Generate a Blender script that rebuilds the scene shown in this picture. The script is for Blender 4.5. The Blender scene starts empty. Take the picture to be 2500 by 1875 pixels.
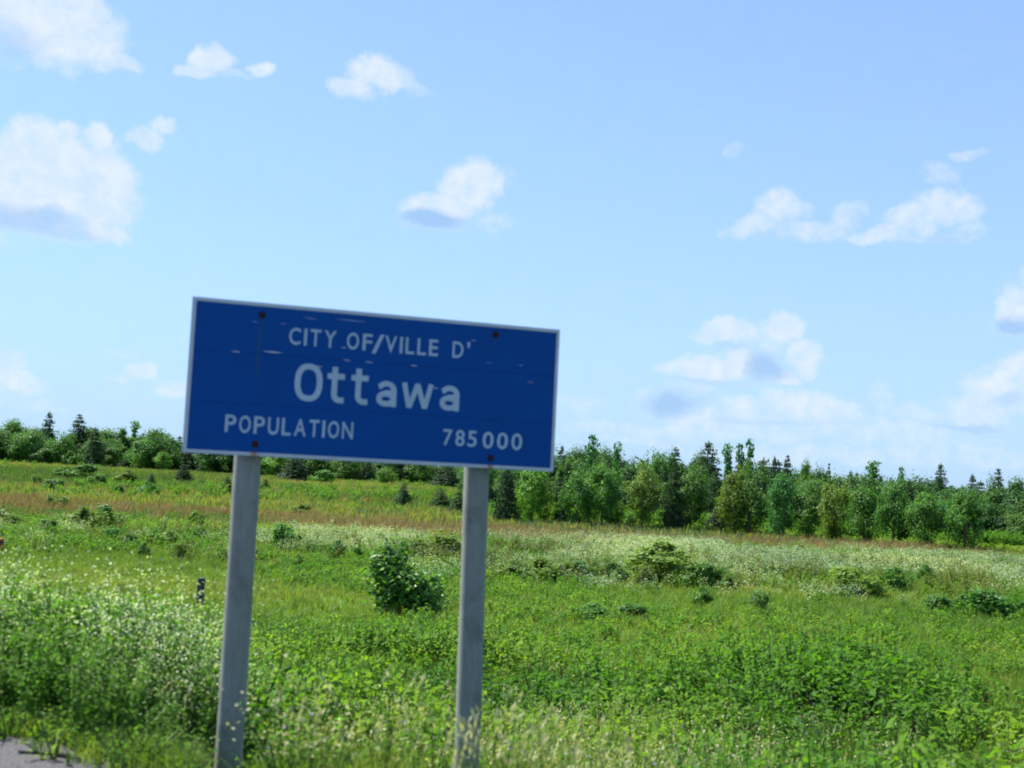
import bpy, math, random
import numpy as np
from mathutils import Matrix, Vector

SC = bpy.context.scene
COL = SC.collection
R = np.random.default_rng(7)
random.seed(7)

# ------------------------------------------------------------------ camera
# measured on the photograph at 2212 x 1659: focal length 2700 px, pitch 4.5 deg up, roll 3.0 deg
PW, PH, FPX = 2212.0, 1659.0, 2700.0
PITCH, ROLL, EYE = math.radians(4.5), math.radians(3.0), 1.6
_f = np.array([0, math.cos(PITCH), math.sin(PITCH)])
_u0 = np.array([0, -math.sin(PITCH), math.cos(PITCH)])
_r0 = np.array([1.0, 0, 0])
_up = _u0 * math.cos(ROLL) - _r0 * math.sin(ROLL)
_rt = _r0 * math.cos(ROLL) + _u0 * math.sin(ROLL)
cam = bpy.data.cameras.new('camera')
cam.sensor_width = 36.0
cam.lens = 36.0 * FPX / PW
cam.clip_start = 0.1
cam.clip_end = 9000.0
cam.dof.use_dof = True                 # the snapshot is focused far beyond the near sign
cam.dof.focus_distance = 70.0
cam.dof.aperture_fstop = 2.5
camo = bpy.data.objects.new('camera', cam)
COL.objects.link(camo)
camo.matrix_world = Matrix(((_rt[0], _up[0], -_f[0], 0), (_rt[1], _up[1], -_f[1], 0),
                            (_rt[2], _up[2], -_f[2], EYE), (0, 0, 0, 1)))
SC.camera = camo

# ------------------------------------------------------------------ light, sky, exposure
SUN_EL, SUN_AZ = math.radians(58), math.radians(-62)     # azimuth from +Y (view) towards +X
EXPOSURE = 1.65
SKY_STRENGTH = 0.10
sd = Vector((math.sin(SUN_AZ) * math.cos(SUN_EL), math.cos(SUN_AZ) * math.cos(SUN_EL), math.sin(SUN_EL)))
sun = bpy.data.lights.new('sun', 'SUN')
sun.energy = 4.2
sun.angle = math.radians(0.53)
sun.color = (1.0, 0.95, 0.86)
suno = bpy.data.objects.new('sun', sun)
COL.objects.link(suno)
suno.rotation_euler = sd.to_track_quat('Z', 'Y').to_euler()
suno.location = (0, 0, 60)
vs = SC.view_settings
vs.view_transform = 'Standard'
vs.look = 'None'
vs.gamma = 1.0
vs.exposure = EXPOSURE
vs.use_curve_mapping = False
SC.render.engine = 'CYCLES'
SC.cycles.use_denoising = True
SC.cycles.max_bounces = 5
SC.cycles.diffuse_bounces = 2
SC.cycles.transmission_bounces = 3
SC.cycles.caustics_reflective = False
SC.cycles.caustics_refractive = False
SC.cycles.filter_width = 1.9


def ray(x, y):
    """World direction seen at a point of the photograph (2212 px wide)."""
    return _f + _rt * (x - PW / 2) / FPX - _up * (y - PH / 2) / FPX


class NT:
    """Small helper around a node tree."""
    def __init__(s, nt):
        s.nt = nt
        nt.nodes.clear()

    def n(s, t, **kw):
        nd = s.nt.nodes.new(t)
        ins = kw.pop('i', {})
        for k, v in kw.items():
            setattr(nd, k, v)
        for k, v in ins.items():
            s.set(nd.inputs[k], v)
        return nd

    def set(s, sock, v):
        if isinstance(v, bpy.types.NodeSocket):
            s.nt.links.new(v, sock)
        elif isinstance(v, bpy.types.Node):
            s.nt.links.new(v.outputs[0], sock)
        else:
            sock.default_value = v

    def math(s, op, a, b=0.0, clamp=False):
        return s.n('ShaderNodeMath', operation=op, use_clamp=clamp, i={0: a, 1: b}).outputs[0]

    def vmath(s, op, a, b=(0, 0, 0), c=None):
        i = {0: a, 1: b}
        if c is not None:
            i[2] = c
        nd = s.n('ShaderNodeVectorMath', operation=op, i=i)
        return nd.outputs[1] if op in ('LENGTH', 'DOT_PRODUCT', 'DISTANCE') else nd.outputs[0]

    def mix(s, fac, a, b, blend='MIX'):
        nd = s.n('ShaderNodeMix', data_type='RGBA', blend_type=blend, i={0: fac})
        s.set(nd.inputs[6], a)
        s.set(nd.inputs[7], b)
        return nd.outputs[2]

    def rng(s, v, a, b, c=0.0, d=1.0, smooth=False):
        return s.n('ShaderNodeMapRange', interpolation_type='SMOOTHSTEP' if smooth else 'LINEAR',
                   i={0: v, 1: a, 2: b, 3: c, 4: d}).outputs[0]

    def noise(s, vec, scale, detail=4.0, rough=0.55, dims='3D', out=0):
        nd = s.n('ShaderNodeTexNoise', noise_dimensions=dims, i={'Scale': scale, 'Detail': detail, 'Roughness': rough})
        s.set(nd.inputs['Vector'], vec)
        return nd.outputs[out]


def c4(c):
    return (c[0], c[1], c[2], 1.0)


world = bpy.data.worlds.new('World')
SC.world = world
world.use_nodes = True
world.cycles.sampling_method = 'MANUAL'
world.cycles.sample_map_resolution = 256
W_ = NT(world.node_tree)
tc = W_.n('ShaderNodeTexCoord')
sky = W_.n('ShaderNodeTexSky', sky_type='NISHITA')
sky.sun_disc = False
sky.sun_elevation = SUN_EL
sky.sun_rotation = SUN_AZ
sky.altitude = 0
sky.air_density = 1.0
sky.dust_density = 0.35
sky.ozone_density = 2.2
# azimuth / elevation in "degrees x 10" so that the clouds are fixed to the sky
sep = W_.n('ShaderNodeSeparateXYZ', i={0: tc.outputs['Generated']})
az = W_.math('MULTIPLY', W_.math('ARCTAN2', sep.outputs[0], sep.outputs[1]), 57.29578)
el = W_.math('MULTIPLY', W_.math('ARCSINE', sep.outputs[2]), 57.29578)
ae = W_.n('ShaderNodeCombineXYZ', i={0: az, 1: el}).outputs[0]
wob = W_.noise(ae, 0.30, 5.0, 0.6, out=1)
wob = W_.vmath('MULTIPLY', W_.vmath('SUBTRACT', wob, (0.5, 0.5, 0.5)), (2.6, 2.0, 0))
aew = W_.vmath('ADD', ae, wob)
DEG = 57.29578


def skydir(x, y):
    d = ray(x, y)
    d = d / np.linalg.norm(d)
    return math.atan2(d[0], d[1]) * DEG, math.asin(d[2]) * DEG


PXDEG = DEG / FPX
# cumulus lobes read off the photograph: x, y, half width, half height, density
WHITE = [
    (120, 55, 130, 85, 1), (50, 20, 90, 70, 1), (215, 60, 40, 60, .8), (235, 140, 55, 26, .8), (150, 135, 110, 30, .5), (20, 100, 80, 60, .5),
    (455, 130, 45, 34, .9), (428, 157, 48, 16, .8), (560, 152, 32, 22, .8), (505, 172, 55, 13, .5),
    (815, 163, 68, 36, .9), (755, 198, 52, 24, .8), (890, 188, 55, 20, .45),
    (75, 325, 70, 65, 1), (40, 400, 150, 90, 1), (180, 395, 105, 95, 1), (215, 300, 26, 34, .9), (160, 290, 24, 20, .8), (110, 470, 130, 45, .8), (215, 497, 60, 22, .9),
    (315, 300, 38, 24, .75), (352, 270, 28, 17, .75),
    (1015, 400, 75, 55, 1), (950, 445, 75, 38, .9), (1060, 482, 70, 22, .45), (815, 385, 25, 10, .25),
    (1690, 452, 55, 38, .8), (1640, 488, 95, 26, .65), (1740, 502, 120, 24, .6), (1830, 465, 55, 32, .55), (1900, 512, 100, 20, .65), (1960, 480, 50, 34, .8),
    (2040, 450, 72, 40, .75), (2085, 500, 45, 25, .5), (2035, 375, 55, 26, .5), (2095, 332, 50, 15, .45),
    (1597, 322, 34, 22, .38), (1645, 190, 28, 22, .28), (1250, 468, 42, 13, .3), (2115, 185, 30, 12, .2),
    (1570, 725, 75, 28, .85), (1690, 712, 40, 30, .9), (1745, 775, 42, 45, .9), (1695, 822, 36, 20, .8), (1530, 797, 95, 28, .9), (1600, 790, 55, 30, .9),
    (1405, 850, 35, 25, .5), (1600, 888, 130, 34, .6), (1740, 880, 100, 38, .7), (1690, 872, 55, 24, .7), (1900, 850, 40, 45, .5), (1640, 760, 60, 50, .55),
    (2205, 655, 42, 42, .9), (2165, 830, 75, 50, .8), (2110, 880, 80, 36, .75), (2205, 785, 55, 34, .8), (2120, 620, 70, 15, .3), (1470, 860, 90, 40, .55),
    (12, 800, 42, 36, .8), (45, 838, 55, 26, .7), (270, 755, 45, 17, .5), (302, 798, 45, 17, .65), (255, 815, 45, 12, .55), (378, 838, 50, 22, .65), (60, 878, 95, 18, .4), (262, 590, 22, 12, .2),
    (1240, 880, 70, 36, .45), (1500, 935, 330, 20, .55), (1560, 905, 150, 26, .65), (1760, 915, 190, 34, .6), (1900, 935, 260, 34, .5), (2100, 985, 220, 34, .5), (1750, 985, 260, 24, .5), (1450, 960, 240, 14, .45), (1990, 895, 90, 22, .45), (240, 880, 200, 16, .3), (1830, 745, 60, 14, .3), (2060, 960, 140, 16, .5),
    (-160, 420, 180, 110, 1), (-120, 80, 120, 60, .8), (2330, 840, 140, 70, .8), (2320, 600, 90, 40, .8), (-90, 850, 90, 40, .7),
]
GREY = [(25, 100, 75, 45, .5), (60, 475, 125, 34, .7), (150, 505, 75, 18, .6), (938, 472, 72, 25, 1.0), (1655, 800, 48, 42, .9), (1575, 758, 60, 12, .5), (1450, 872, 80, 36, .9),
        (2195, 698, 45, 20, .9), (2110, 917, 90, 9, .7), (1560, 828, 90, 10, .5), (2020, 517, 45, 12, .6), (1700, 520, 100, 8, .3), (1640, 918, 160, 8, .35), (2180, 860, 35, 20, .4), (300, 828, 60, 8, .3),
        (480, 190, 60, 8, .15)]


def lobes(lst, lo=0.45, hi=1.6):
    acc = None
    for (x, y, rx, ry, w) in lst:
        a, e = skydir(x, y)
        ia, ie = 1 / (rx * PXDEG), 1 / (ry * PXDEG)
        v = W_.vmath('MULTIPLY_ADD', aew, (ia, ie, 0), (-a * ia, -e * ie, 0))
        g = W_.rng(W_.vmath('LENGTH', v), lo, hi, w, 0.0, smooth=True)
        acc = g if acc is None else W_.n('ShaderNodeMath', operation='SMOOTH_MAX', i={0: acc, 1: g, 2: 0.15}).outputs[0]
    return acc


white = lobes(WHITE)
grey = lobes(GREY, .3, 1.4)
fine = W_.noise(ae, 1.1, 6.0, 0.62)
alpha = W_.rng(W_.math('ADD', white, W_.math('MULTIPLY', W_.math('SUBTRACT', fine, 0.5), W_.rng(white, 0.0, 0.5, 0.0, 1.15))), 0.12, 1.0, 0, 0.90, smooth=True)
# the rest of the sky carries the same scattered cumulus
far_n = W_.noise(ae, 0.11, 6.0, 0.58)
out_of = W_.math('SUBTRACT', 1.0, W_.math('MULTIPLY', W_.rng(W_.math('ABSOLUTE', az), 26, 40, 1, 0, True), W_.rng(el, 28, 40, 1, 0, True)))
alpha2 = W_.math('MULTIPLY', W_.rng(far_n, 0.54, 0.68, 0, 0.85, True), out_of)
alpha2 = W_.math('MULTIPLY', alpha2, W_.rng(el, 0, 3, 0, 1))
alpha = W_.math('MAXIMUM', alpha, alpha2)
puff = W_.noise(aew, 0.8, 5.0, 0.6)
K = 1.0 / (SKY_STRENGTH * 2 ** EXPOSURE)
cw = W_.mix(W_.rng(puff, 0.35, 0.65), c4((.70 * K, .85 * K, 1.0 * K)), c4((.90 * K, .955 * K, 1.0 * K)))
cw = W_.mix(W_.math('MULTIPLY', grey, 1.1, True), cw, c4((.38 * K, .59 * K, .88 * K)))
alpha = W_.math('MAXIMUM', alpha, W_.math('MULTIPLY', grey, 0.8))
# summer haze: the blue pales evenly towards the horizon all the way round
hz = W_.math('MULTIPLY', W_.math('POWER', 2.718, W_.math('MULTIPLY', W_.math('MAXIMUM', el, 0.0), -1 / 20.0)), 0.94)
SKYTINT = W_.mix(hz, W_.mix(1.0, sky.outputs[0], c4((.46, .565, .84)), 'MULTIPLY'), c4((.46 * K, .70 * K, .985 * K)))
skyc = W_.mix(alpha, SKYTINT, cw)
bg = W_.n('ShaderNodeBackground', i={'Color': skyc, 'Strength': SKY_STRENGTH})
W_.n('ShaderNodeOutputWorld', i={0: bg.outputs[0]})


# ------------------------------------------------------------------ terrain
RN = np.array([0.474, 0.880])          # away from the road
RD = np.array([0.880, -0.474])         # along the road
REDGE = 5.05


def sstep(a, b, v):
    t = np.clip((np.asarray(v, float) - a) / (b - a), 0, 1)
    return t * t * (3 - 2 * t)


def wav(x, y, k, seed):
    rr = np.random.default_rng(seed)
    o = 0
    for i in range(6):
        a, p = rr.uniform(0, 6.283, 2)
        f = k * rr.uniform(.6, 1.9)
        o = o + np.sin((np.cos(a) * x + np.sin(a) * y) * f + p)
    return o / 3.0


def road_s(x, y):
    return np.asarray(x) * RN[0] + np.asarray(y) * RN[1] - REDGE


def terrain(x, y):
    s = road_s(x, y) + 0.12 * wav(x, y, 1.3, 11)
    z = -1.5 * (0.66 * sstep(0.2, 8.5, s) + 0.34 * sstep(0.1, 1.6, s))
    z = z + 1.7 * sstep(95, 240, y)
    far = sstep(6, 30, s)
    z = z + far * 0.10 * wav(x, y, 0.13, 5) * (1 - sstep(150, 260, y)) + 0.03 * sstep(.3, 2, s) * wav(x, y, 1.1, 6)
    return z - 0.02


def at(x, y):
    """Ground point seen at a pixel of the photograph."""
    d = ray(x, y)
    t = np.concatenate([np.linspace(4, 60, 1200), np.linspace(60, 900, 4000)])
    X, Y, Z = d[0] * t, d[1] * t, EYE + d[2] * t
    hit = np.nonzero(Z < terrain(X, Y))[0]
    k = hit[0] if len(hit) else len(t) - 1
    return np.array([X[k], Y[k], float(terrain(X[k], Y[k]))])


def px_height(p, dy):
    """Height in metres of dy photo pixels at the distance of point p."""
    return dy * float((p - np.array([0, 0, EYE])) @ _f) / FPX


# ------------------------------------------------------------------ materials
def new_mat(name):
    m = bpy.data.materials.new(name)
    m.use_nodes = True
    return m, NT(m.node_tree)


def leaf_mat(name, ca, cb, trans=0.35, rough=0.55, spec=0.25, inst=False, cc=None):
    """Foliage: two leaf colours mixed per leaf, light passing through the blade."""
    m, N = new_mat(name)
    var = N.n('ShaderNodeAttribute', attribute_name='var').outputs['Fac']
    col = N.mix(var, c4(ca), c4(cb))
    if inst:
        t = N.n('ShaderNodeAttribute', attribute_name='tint', attribute_type='INSTANCER').outputs['Fac']
        if cc is not None:
            col = N.mix(N.rng(t, 0.5, 1.0), col, c4(cc))
        col = N.mix(1.0, col, N.n('ShaderNodeCombineColor', i={0: N.rng(t, 0, 1, .62, 1.35), 1: N.rng(t, 0, 1, .70, 1.22), 2: N.rng(t, 0, 1, .8, 1.1)}).outputs[0], 'MULTIPLY')
    else:
        oi = N.n('ShaderNodeObjectInfo')
        col = N.mix(1.0, col, oi.outputs['Color'], 'MULTIPLY')
    p = N.n('ShaderNodeBsdfPrincipled', i={'Base Color': col, 'Roughness': rough, 'Specular IOR Level': spec})
    tcol = N.mix(1.0, col, c4((1.15, 1.2, 0.5)), 'MULTIPLY')
    tr = N.n('ShaderNodeBsdfTranslucent', i={'Color': tcol})
    mx = N.n('ShaderNodeMixShader', i={0: trans, 1: p.outputs[0], 2: tr.outputs[0]})
    N.n('ShaderNodeOutputMaterial', i={0: mx.outputs[0]})
    return m


def plain_mat(name, c, rough=0.6, spec=0.4, vary=0.25, scale=6.0, bump=0.0, metal=0.0):
    m, N = new_mat(name)
    t = N.n('ShaderNodeTexCoord')
    nz = N.noise(t.outputs['Object'], scale, 5.0)
    col = N.mix(N.rng(nz, .3, .7), c4([v * (1 - vary) for v in c]), c4([min(1, v * (1 + vary)) for v in c]))
    p = N.n('ShaderNodeBsdfPrincipled', i={'Base Color': col, 'Roughness': rough, 'Specular IOR Level': spec, 'Metallic': metal})
    if bump:
        b = N.n('ShaderNodeBump', i={'Strength': bump, 'Distance': 0.01, 'Height': N.noise(t.outputs['Object'], scale * 4, 4.0)})
        N.set(p.inputs['Normal'], b.outputs[0])
    N.n('ShaderNodeOutputMaterial', i={0: p.outputs[0]})
    return m


M = {}
# trees and shrubs (multiplied by each plant's own object colour)
M['crown'] = leaf_mat('tree_leaves', (.052, .142, .023), (.088, .200, .033), .45)
M['needle'] = leaf_mat('needles', (.028, .068, .022), (.056, .108, .033), .26, .6)
M['bark'] = plain_mat('bark', (.11, .09, .07), .85, .2, .35, 9, .4)
# ground cover (tinted per plant)
M['weed'] = leaf_mat('weed_leaf', (.066, .182, .015), (.096, .232, .021), .54, .66, .14, True, (.15, .25, .030))
M['stem'] = leaf_mat('green_stem', (.06, .12, .03), (.10, .15, .04), .2, .6, .2, True)
M['grass'] = leaf_mat('grass_blade', (.090, .180, .020), (.155, .245, .036), .45, .55, .2, True, (.18, .205, .055))
M['seed'] = leaf_mat('seed_head', (.30, .33, .17), (.44, .46, .27), .35, .7, .1, True)
M['drygrass'] = leaf_mat('dry_grass_blade', (.20, .17, .07), (.30, .25, .11), .35, .6, .2, True)
M['white'] = leaf_mat('white_flower', (.40, .52, .28), (.62, .70, .48), .35, .7, .1, True)
M['purple'] = leaf_mat('violet_flower', (.20, .15, .42), (.32, .22, .50), .35, .7, .1, True)
M['pink'] = leaf_mat('clover_flower', (.36, .10, .13), (.45, .18, .17), .3, .7, .1, True)
M['yellow'] = leaf_mat('yellow_flower', (.60, .48, .04), (.70, .58, .08), .3, .7, .1, True)
M['brown'] = leaf_mat('rusty_grass', (.165, .130, .062), (.235, .180, .085), .35, .6, .2, True)
M['reed'] = leaf_mat('reed_blade', (.045, .110, .045), (.085, .150, .060), .35, .55, .25, True)
M['pale'] = leaf_mat('pale_bloom', (.31, .38, .21), (.44, .51, .33), .35, .7, .1, True)

# ------------------------------------------------------------------ mesh helpers
class Geo:
    """Collects faces of 3 or 4 corners with a per-face leaf value and material slot."""
    def __init__(s):
        s.v, s.f, s.var, s.mi, s.n = [], [], [], [], 0

    def quads(s, P, var, mi=0):
        """P: (N,4,3)."""
        N = len(P)
        s.v.append(P.reshape(-1, 3))
        s.f.append(np.arange(N * 4).reshape(N, 4) + s.n)
        s.var.append(np.broadcast_to(np.asarray(var, float), (N,)).copy())
        s.mi.append(np.full(N, mi))
        s.n += N * 4

    def grid(s, V, F, var=0.5, mi=0):
        s.v.append(np.asarray(V, float))
        s.f.append(np.asarray(F) + s.n)
        s.var.append(np.full(len(F), var))
        s.mi.append(np.full(len(F), mi))
        s.n += len(V)

    def tube(s, pts, rad, seg=7, mi=0, var=.5):
        pts = np.asarray(pts, float)
        K = len(pts)
        V = []
        for k in range(K):
            t = pts[min(k + 1, K - 1)] - pts[max(k - 1, 0)]
            t = t / (np.linalg.norm(t) + 1e-9)
            a = np.cross(t, [0.3, 0.9, 0.2])
            a /= np.linalg.norm(a) + 1e-9
            b = np.cross(t, a)
            an = np.arange(seg) * 2 * np.pi / seg
            V.append(pts[k] + rad[k] * (np.cos(an)[:, None] * a + np.sin(an)[:, None] * b))
        V = np.concatenate(V)
        F = [(k * seg + j, k * seg + (j + 1) % seg, (k + 1) * seg + (j + 1) % seg, (k + 1) * seg + j) for k in range(K - 1) for j in range(seg)]
        s.grid(V, F, var, mi)

    def mesh(s, name, mats, smooth=False):
        V = np.concatenate(s.v).astype(np.float32)
        F = np.concatenate(s.f).astype(np.int32)
        me = bpy.data.meshes.new(name)
        me.vertices.add(len(V))
        me.vertices.foreach_set('co', V.ravel())
        tri = F[:, 2] == F[:, 3]                      # a repeated last corner marks a triangle
        keep = np.ones(F.shape, bool)
        keep[tri, 3] = False
        cnt = keep.sum(1)
        me.loops.add(int(cnt.sum()))
        me.loops.foreach_set('vertex_index', F[keep])
        me.polygons.add(len(F))
        me.polygons.foreach_set('loop_start', (np.cumsum(cnt) - cnt).astype(np.int32))
        me.polygons.foreach_set('material_index', np.concatenate(s.mi).astype(np.int32))
        a = me.attributes.new('var', 'FLOAT', 'FACE')
        a.data.foreach_set('value', np.concatenate(s.var).astype(np.float32))
        for m in mats:
            me.materials.append(M[m] if isinstance(m, str) else m)
        me.polygons.foreach_set('use_smooth', np.full(len(F), bool(smooth)))
        me.update()
        me.validate()
        return me


def unit(v):
    return v / (np.linalg.norm(v, axis=-1, keepdims=True) + 1e-9)


def leaves(g, C, Nrm, size, asp=0.6, mi=0, rng=R, var=None, droop=None):
    """Pointed four-corner leaves at points C facing Nrm."""
    n = len(C)
    Nrm = unit(Nrm)
    t = rng.normal(size=(n, 3))
    if droop is not None:
        t = t * 0.6 + droop
    a = unit(t - Nrm * (t * Nrm).sum(1, keepdims=True))
    b = np.cross(Nrm, a)
    sz = np.broadcast_to(np.asarray(size, float), (n,))[:, None]
    P = np.stack([C - a * sz, C - b * sz * asp + a * sz * .1, C + a * sz, C + b * sz * asp + a * sz * .1], 1)
    g.quads(P, rng.random(n) if var is None else var, mi)


def blades(g, base, h, lean, width, az, mi=0, rng=R):
    """Bent tapering blades: two quads each."""
    n = len(base)
    d = np.stack([np.cos(az), np.sin(az), np.zeros(n)], 1)
    sd_ = np.stack([-np.sin(az + .5), np.cos(az + .5), np.zeros(n)], 1) * (width / 2)[:, None]
    up = np.array([0, 0, 1.0])
    m_ = base + d * (lean * .3)[:, None] + up * (h * .55)[:, None]
    t = base + d * lean[:, None] + up * h[:, None]
    v = rng.random(n)
    g.quads(np.stack([base - sd_, base + sd_, m_ + sd_ * .8, m_ - sd_ * .8], 1), v, mi)
    g.quads(np.stack([m_ - sd_ * .8, m_ + sd_ * .8, t + sd_ * .12, t - sd_ * .12], 1), v, mi)


def link(name, me, parent=None):
    o = bpy.data.objects.new(name, me)
    COL.objects.link(o)
    if parent is not None:
        o.parent = parent
    return o


def tag(o, label=None, cat=None, group=None, kind=None):
    if label:
        o['label'] = label
    if cat:
        o['category'] = cat
    if group:
        o['group'] = group
    if kind:
        o['kind'] = kind
    return o


def empty(name, loc):
    o = bpy.data.objects.new(name, None)
    COL.objects.link(o)
    o.location = [float(v) for v in loc]
    o.empty_display_size = 0.2
    return o


# ------------------------------------------------------------------ ground, shoulder, road
def sheet(name, xs, ys, zf, mat, swap=None):
    X, Y = np.meshgrid(xs, ys)
    if swap is not None:
        X, Y = swap(X, Y)
    Z = zf(X, Y)
    V = np.stack([X.ravel(), Y.ravel(), Z.ravel()], 1)
    nx, ny = len(xs), len(ys)
    i = np.arange((ny - 1) * (nx - 1))
    r, c = i // (nx - 1), i % (nx - 1)
    k = r * nx + c
    g = Geo()
    g.grid(V, np.stack([k, k + 1, k + nx + 1, k + nx], 1))
    return link(name, g.mesh(name, [mat], True))


def ground_mat():
    m, N = new_mat('meadow_soil')
    t = N.n('ShaderNodeTexCoord').outputs['Object']
    sp = N.n('ShaderNodeSeparateXYZ', i={0: t})
    n1 = N.noise(t, 0.10, 5.0, .6)
    n2 = N.noise(t, 1.6, 5.0, .6)
    y = N.math('ADD', sp.outputs[1], N.math('MULTIPLY', N.math('SUBTRACT', n1, .5), 16.0))
    green = N.mix(N.rng(n2, .3, .7), c4((.048, .105, .014)), c4((.095, .170, .028)))
    near = N.mix(N.rng(n2, .35, .7), c4((.022, .040, .010)), c4((.050, .075, .018)))
    col = N.mix(N.rng(y, 18, 24), near, green)
    band = N.math('MULTIPLY', N.rng(y, 70, 76, 0, 1), N.rng(y, 88, 95, 1, 0))
    col = N.mix(band, col, N.mix(n2, c4((.10, .085, .035)), c4((.16, .11, .055))))
    n3 = N.noise(t, 0.045, 4.0, .6)
    farc = N.mix(N.rng(n3, .4, .6), c4((.072, .145, .028)), c4((.120, .165, .050)))
    col = N.mix(N.rng(y, 92, 105), col, farc)
    p = N.n('ShaderNodeBsdfPrincipled', i={'Base Color': col, 'Roughness': .95, 'Specular IOR Level': .1})
    N.n('ShaderNodeOutputMaterial', i={0: p.outputs[0]})
    return m


def geo_axis(a, b, n, pw=2.2):
    t = np.linspace(-1, 1, n)
    return np.sign(t) * np.abs(t) ** pw * (b - a) / 2 + (a + b) / 2


xs = geo_axis(-3200, 3200, 260, 3.2)
ys = np.concatenate([np.linspace(-400, -12, 20), np.linspace(-10, 40, 130), np.linspace(41, 130, 90), np.linspace(134, 400, 60), np.linspace(430, 6000, 40)])
ground = sheet('ground', xs, ys, terrain, ground_mat())
tag(ground, 'broad meadow ground running from the road verge to the woods', kind='structure')


def gravel_mat():
    m, N = new_mat('gravel')
    t = N.n('ShaderNodeTexCoord').outputs['Object']
    v = N.n('ShaderNodeTexVoronoi', feature='F1', i={'Vector': t, 'Scale': 75.0})
    n1 = N.noise(t, 2.2, 4)
    stone = N.mix(N.n('ShaderNodeSeparateColor', i={0: v.outputs['Color']}).outputs[0], c4((.040, .040, .042)), c4((.088, .087, .090)))
    col = N.mix(N.rng(n1, .42, .7, 0, .5), stone, c4((.075, .070, .066)))
    p = N.n('ShaderNodeBsdfPrincipled', i={'Base Color': col, 'Roughness': .9, 'Specular IOR Level': .2})
    b = N.n('ShaderNodeBump', invert=True, i={'Strength': .5, 'Distance': .012, 'Height': v.outputs['Distance']})
    N.set(p.inputs['Normal'], b.outputs[0])
    N.n('ShaderNodeOutputMaterial', i={0: p.outputs[0]})
    return m


def road_xy(S, T):
    """S along the road, T away from it."""
    return S * RD[0] + (T + REDGE) * RN[0], S * RD[1] + (T + REDGE) * RN[1]


M['gravel'] = gravel_mat()
S_ = np.linspace(-60, 60, 240)


def edge_out(S, T):
    k = np.clip((T + 2.6) / 2.9, 0, 1)
    return T + k * (0.14 * np.sin(S * 2.1) + 0.09 * np.sin(S * 5.3 + 1) - .02)


shoulder = sheet('gravel_shoulder', S_, np.linspace(-2.6, 0.06, 8), lambda X, Y: np.maximum(terrain(X, Y), -0.5) + 0.012, M['gravel'],
                 swap=lambda S, T: road_xy(S, edge_out(S, T)))
tag(shoulder, 'strip of loose grey gravel along the road edge', kind='structure')
M['asphalt'] = plain_mat('asphalt', (.055, .055, .058), .9, .25, .2, 30, .5)
rd = sheet('road', np.linspace(-400, 400, 60), np.linspace(-11.0, -2.45, 6), lambda X, Y: 0 * X + 0.004, M['asphalt'], swap=road_xy)
tag(rd, 'grey asphalt road beside the gravel shoulder', kind='structure')
M['paint'] = plain_mat('road_paint', (.75, .74, .70), .7, .3, .08, 8)
ln = sheet('edge_line', np.linspace(-400, 400, 60), np.linspace(-2.85, -2.73, 2), lambda X, Y: 0 * X + 0.008, M['paint'], swap=road_xy)
tag(ln, 'white painted line along the asphalt edge', kind='structure')


def loose_stones():
    g = Geo()
    n = 900
    S = R.uniform(-9, 6, n)
    T = R.uniform(-1.6, .3, n)
    T = edge_out(S, T)
    X, Y = road_xy(S, T)
    ok = T < .35
    X, Y = X[ok], Y[ok]
    base = np.array([(1, 0, 0), (0, 1, 0), (-1, 0, 0), (0, -1, 0), (0, 0, 1), (0, 0, -.4)], float)
    F = [(0, 1, 4, 4), (1, 2, 4, 4), (2, 3, 4, 4), (3, 0, 4, 4)]
    for x, y in zip(X, Y):
        r = R.uniform(.004, .012)
        top = base * R.uniform(.6, 1.3, (6, 1)) * r
        a = R.uniform(0, 6.28)
        top[:, :2] = top[:, :2] @ np.array([[math.cos(a), -math.sin(a)], [math.sin(a), math.cos(a)]])
        # a stone: four-sided top as quads around a small flat crown
        V = np.concatenate([top[:4], top[:4] * .45 + [0, 0, r * .8]])
        V += [x, y, max(float(terrain(x, y)), -.5) + .014]
        g.grid(V, [(0, 1, 5, 4), (1, 2, 6, 5), (2, 3, 7, 6), (3, 0, 4, 7), (4, 5, 6, 7)], R.random())
    return g


M['stone'] = plain_mat('stone', (.10, .098, .104), .85, .2, .4, 3)
st = link('loose_gravel', loose_stones().mesh('loose_gravel', ['stone']))
tag(st, 'loose grey stones scattered over the gravel shoulder', 'gravel', kind='stuff')

# ------------------------------------------------------------------ the sign
ANG = math.radians(18.43)
TILT = math.radians(0.18)
SO = np.array([-1.8609, 7.1578, 1.6732])
_u = np.array([math.cos(ANG), math.sin(ANG), 0])
_n = np.array([math.sin(ANG), -math.cos(ANG), 0])        # faces the road
_k = np.array([0, 0, 1.0])
SU = _u * math.cos(TILT) + _k * math.sin(TILT)
SV = _k * math.cos(TILT) - _u * math.sin(TILT)
SW_, SH_ = 2.266, 0.90
MS = Matrix(((SU[0], -_n[0], SV[0], SO[0]), (SU[1], -_n[1], SV[1], SO[1]), (SU[2], -_n[2], SV[2], SO[2]), (0, 0, 0, 1)))


def suv(x, y):
    d = ray(x, y)
    A = np.stack([SU, SV, -d], 1)
    return np.linalg.solve(A, np.array([0, 0, EYE]) - SO)[:2]


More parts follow.
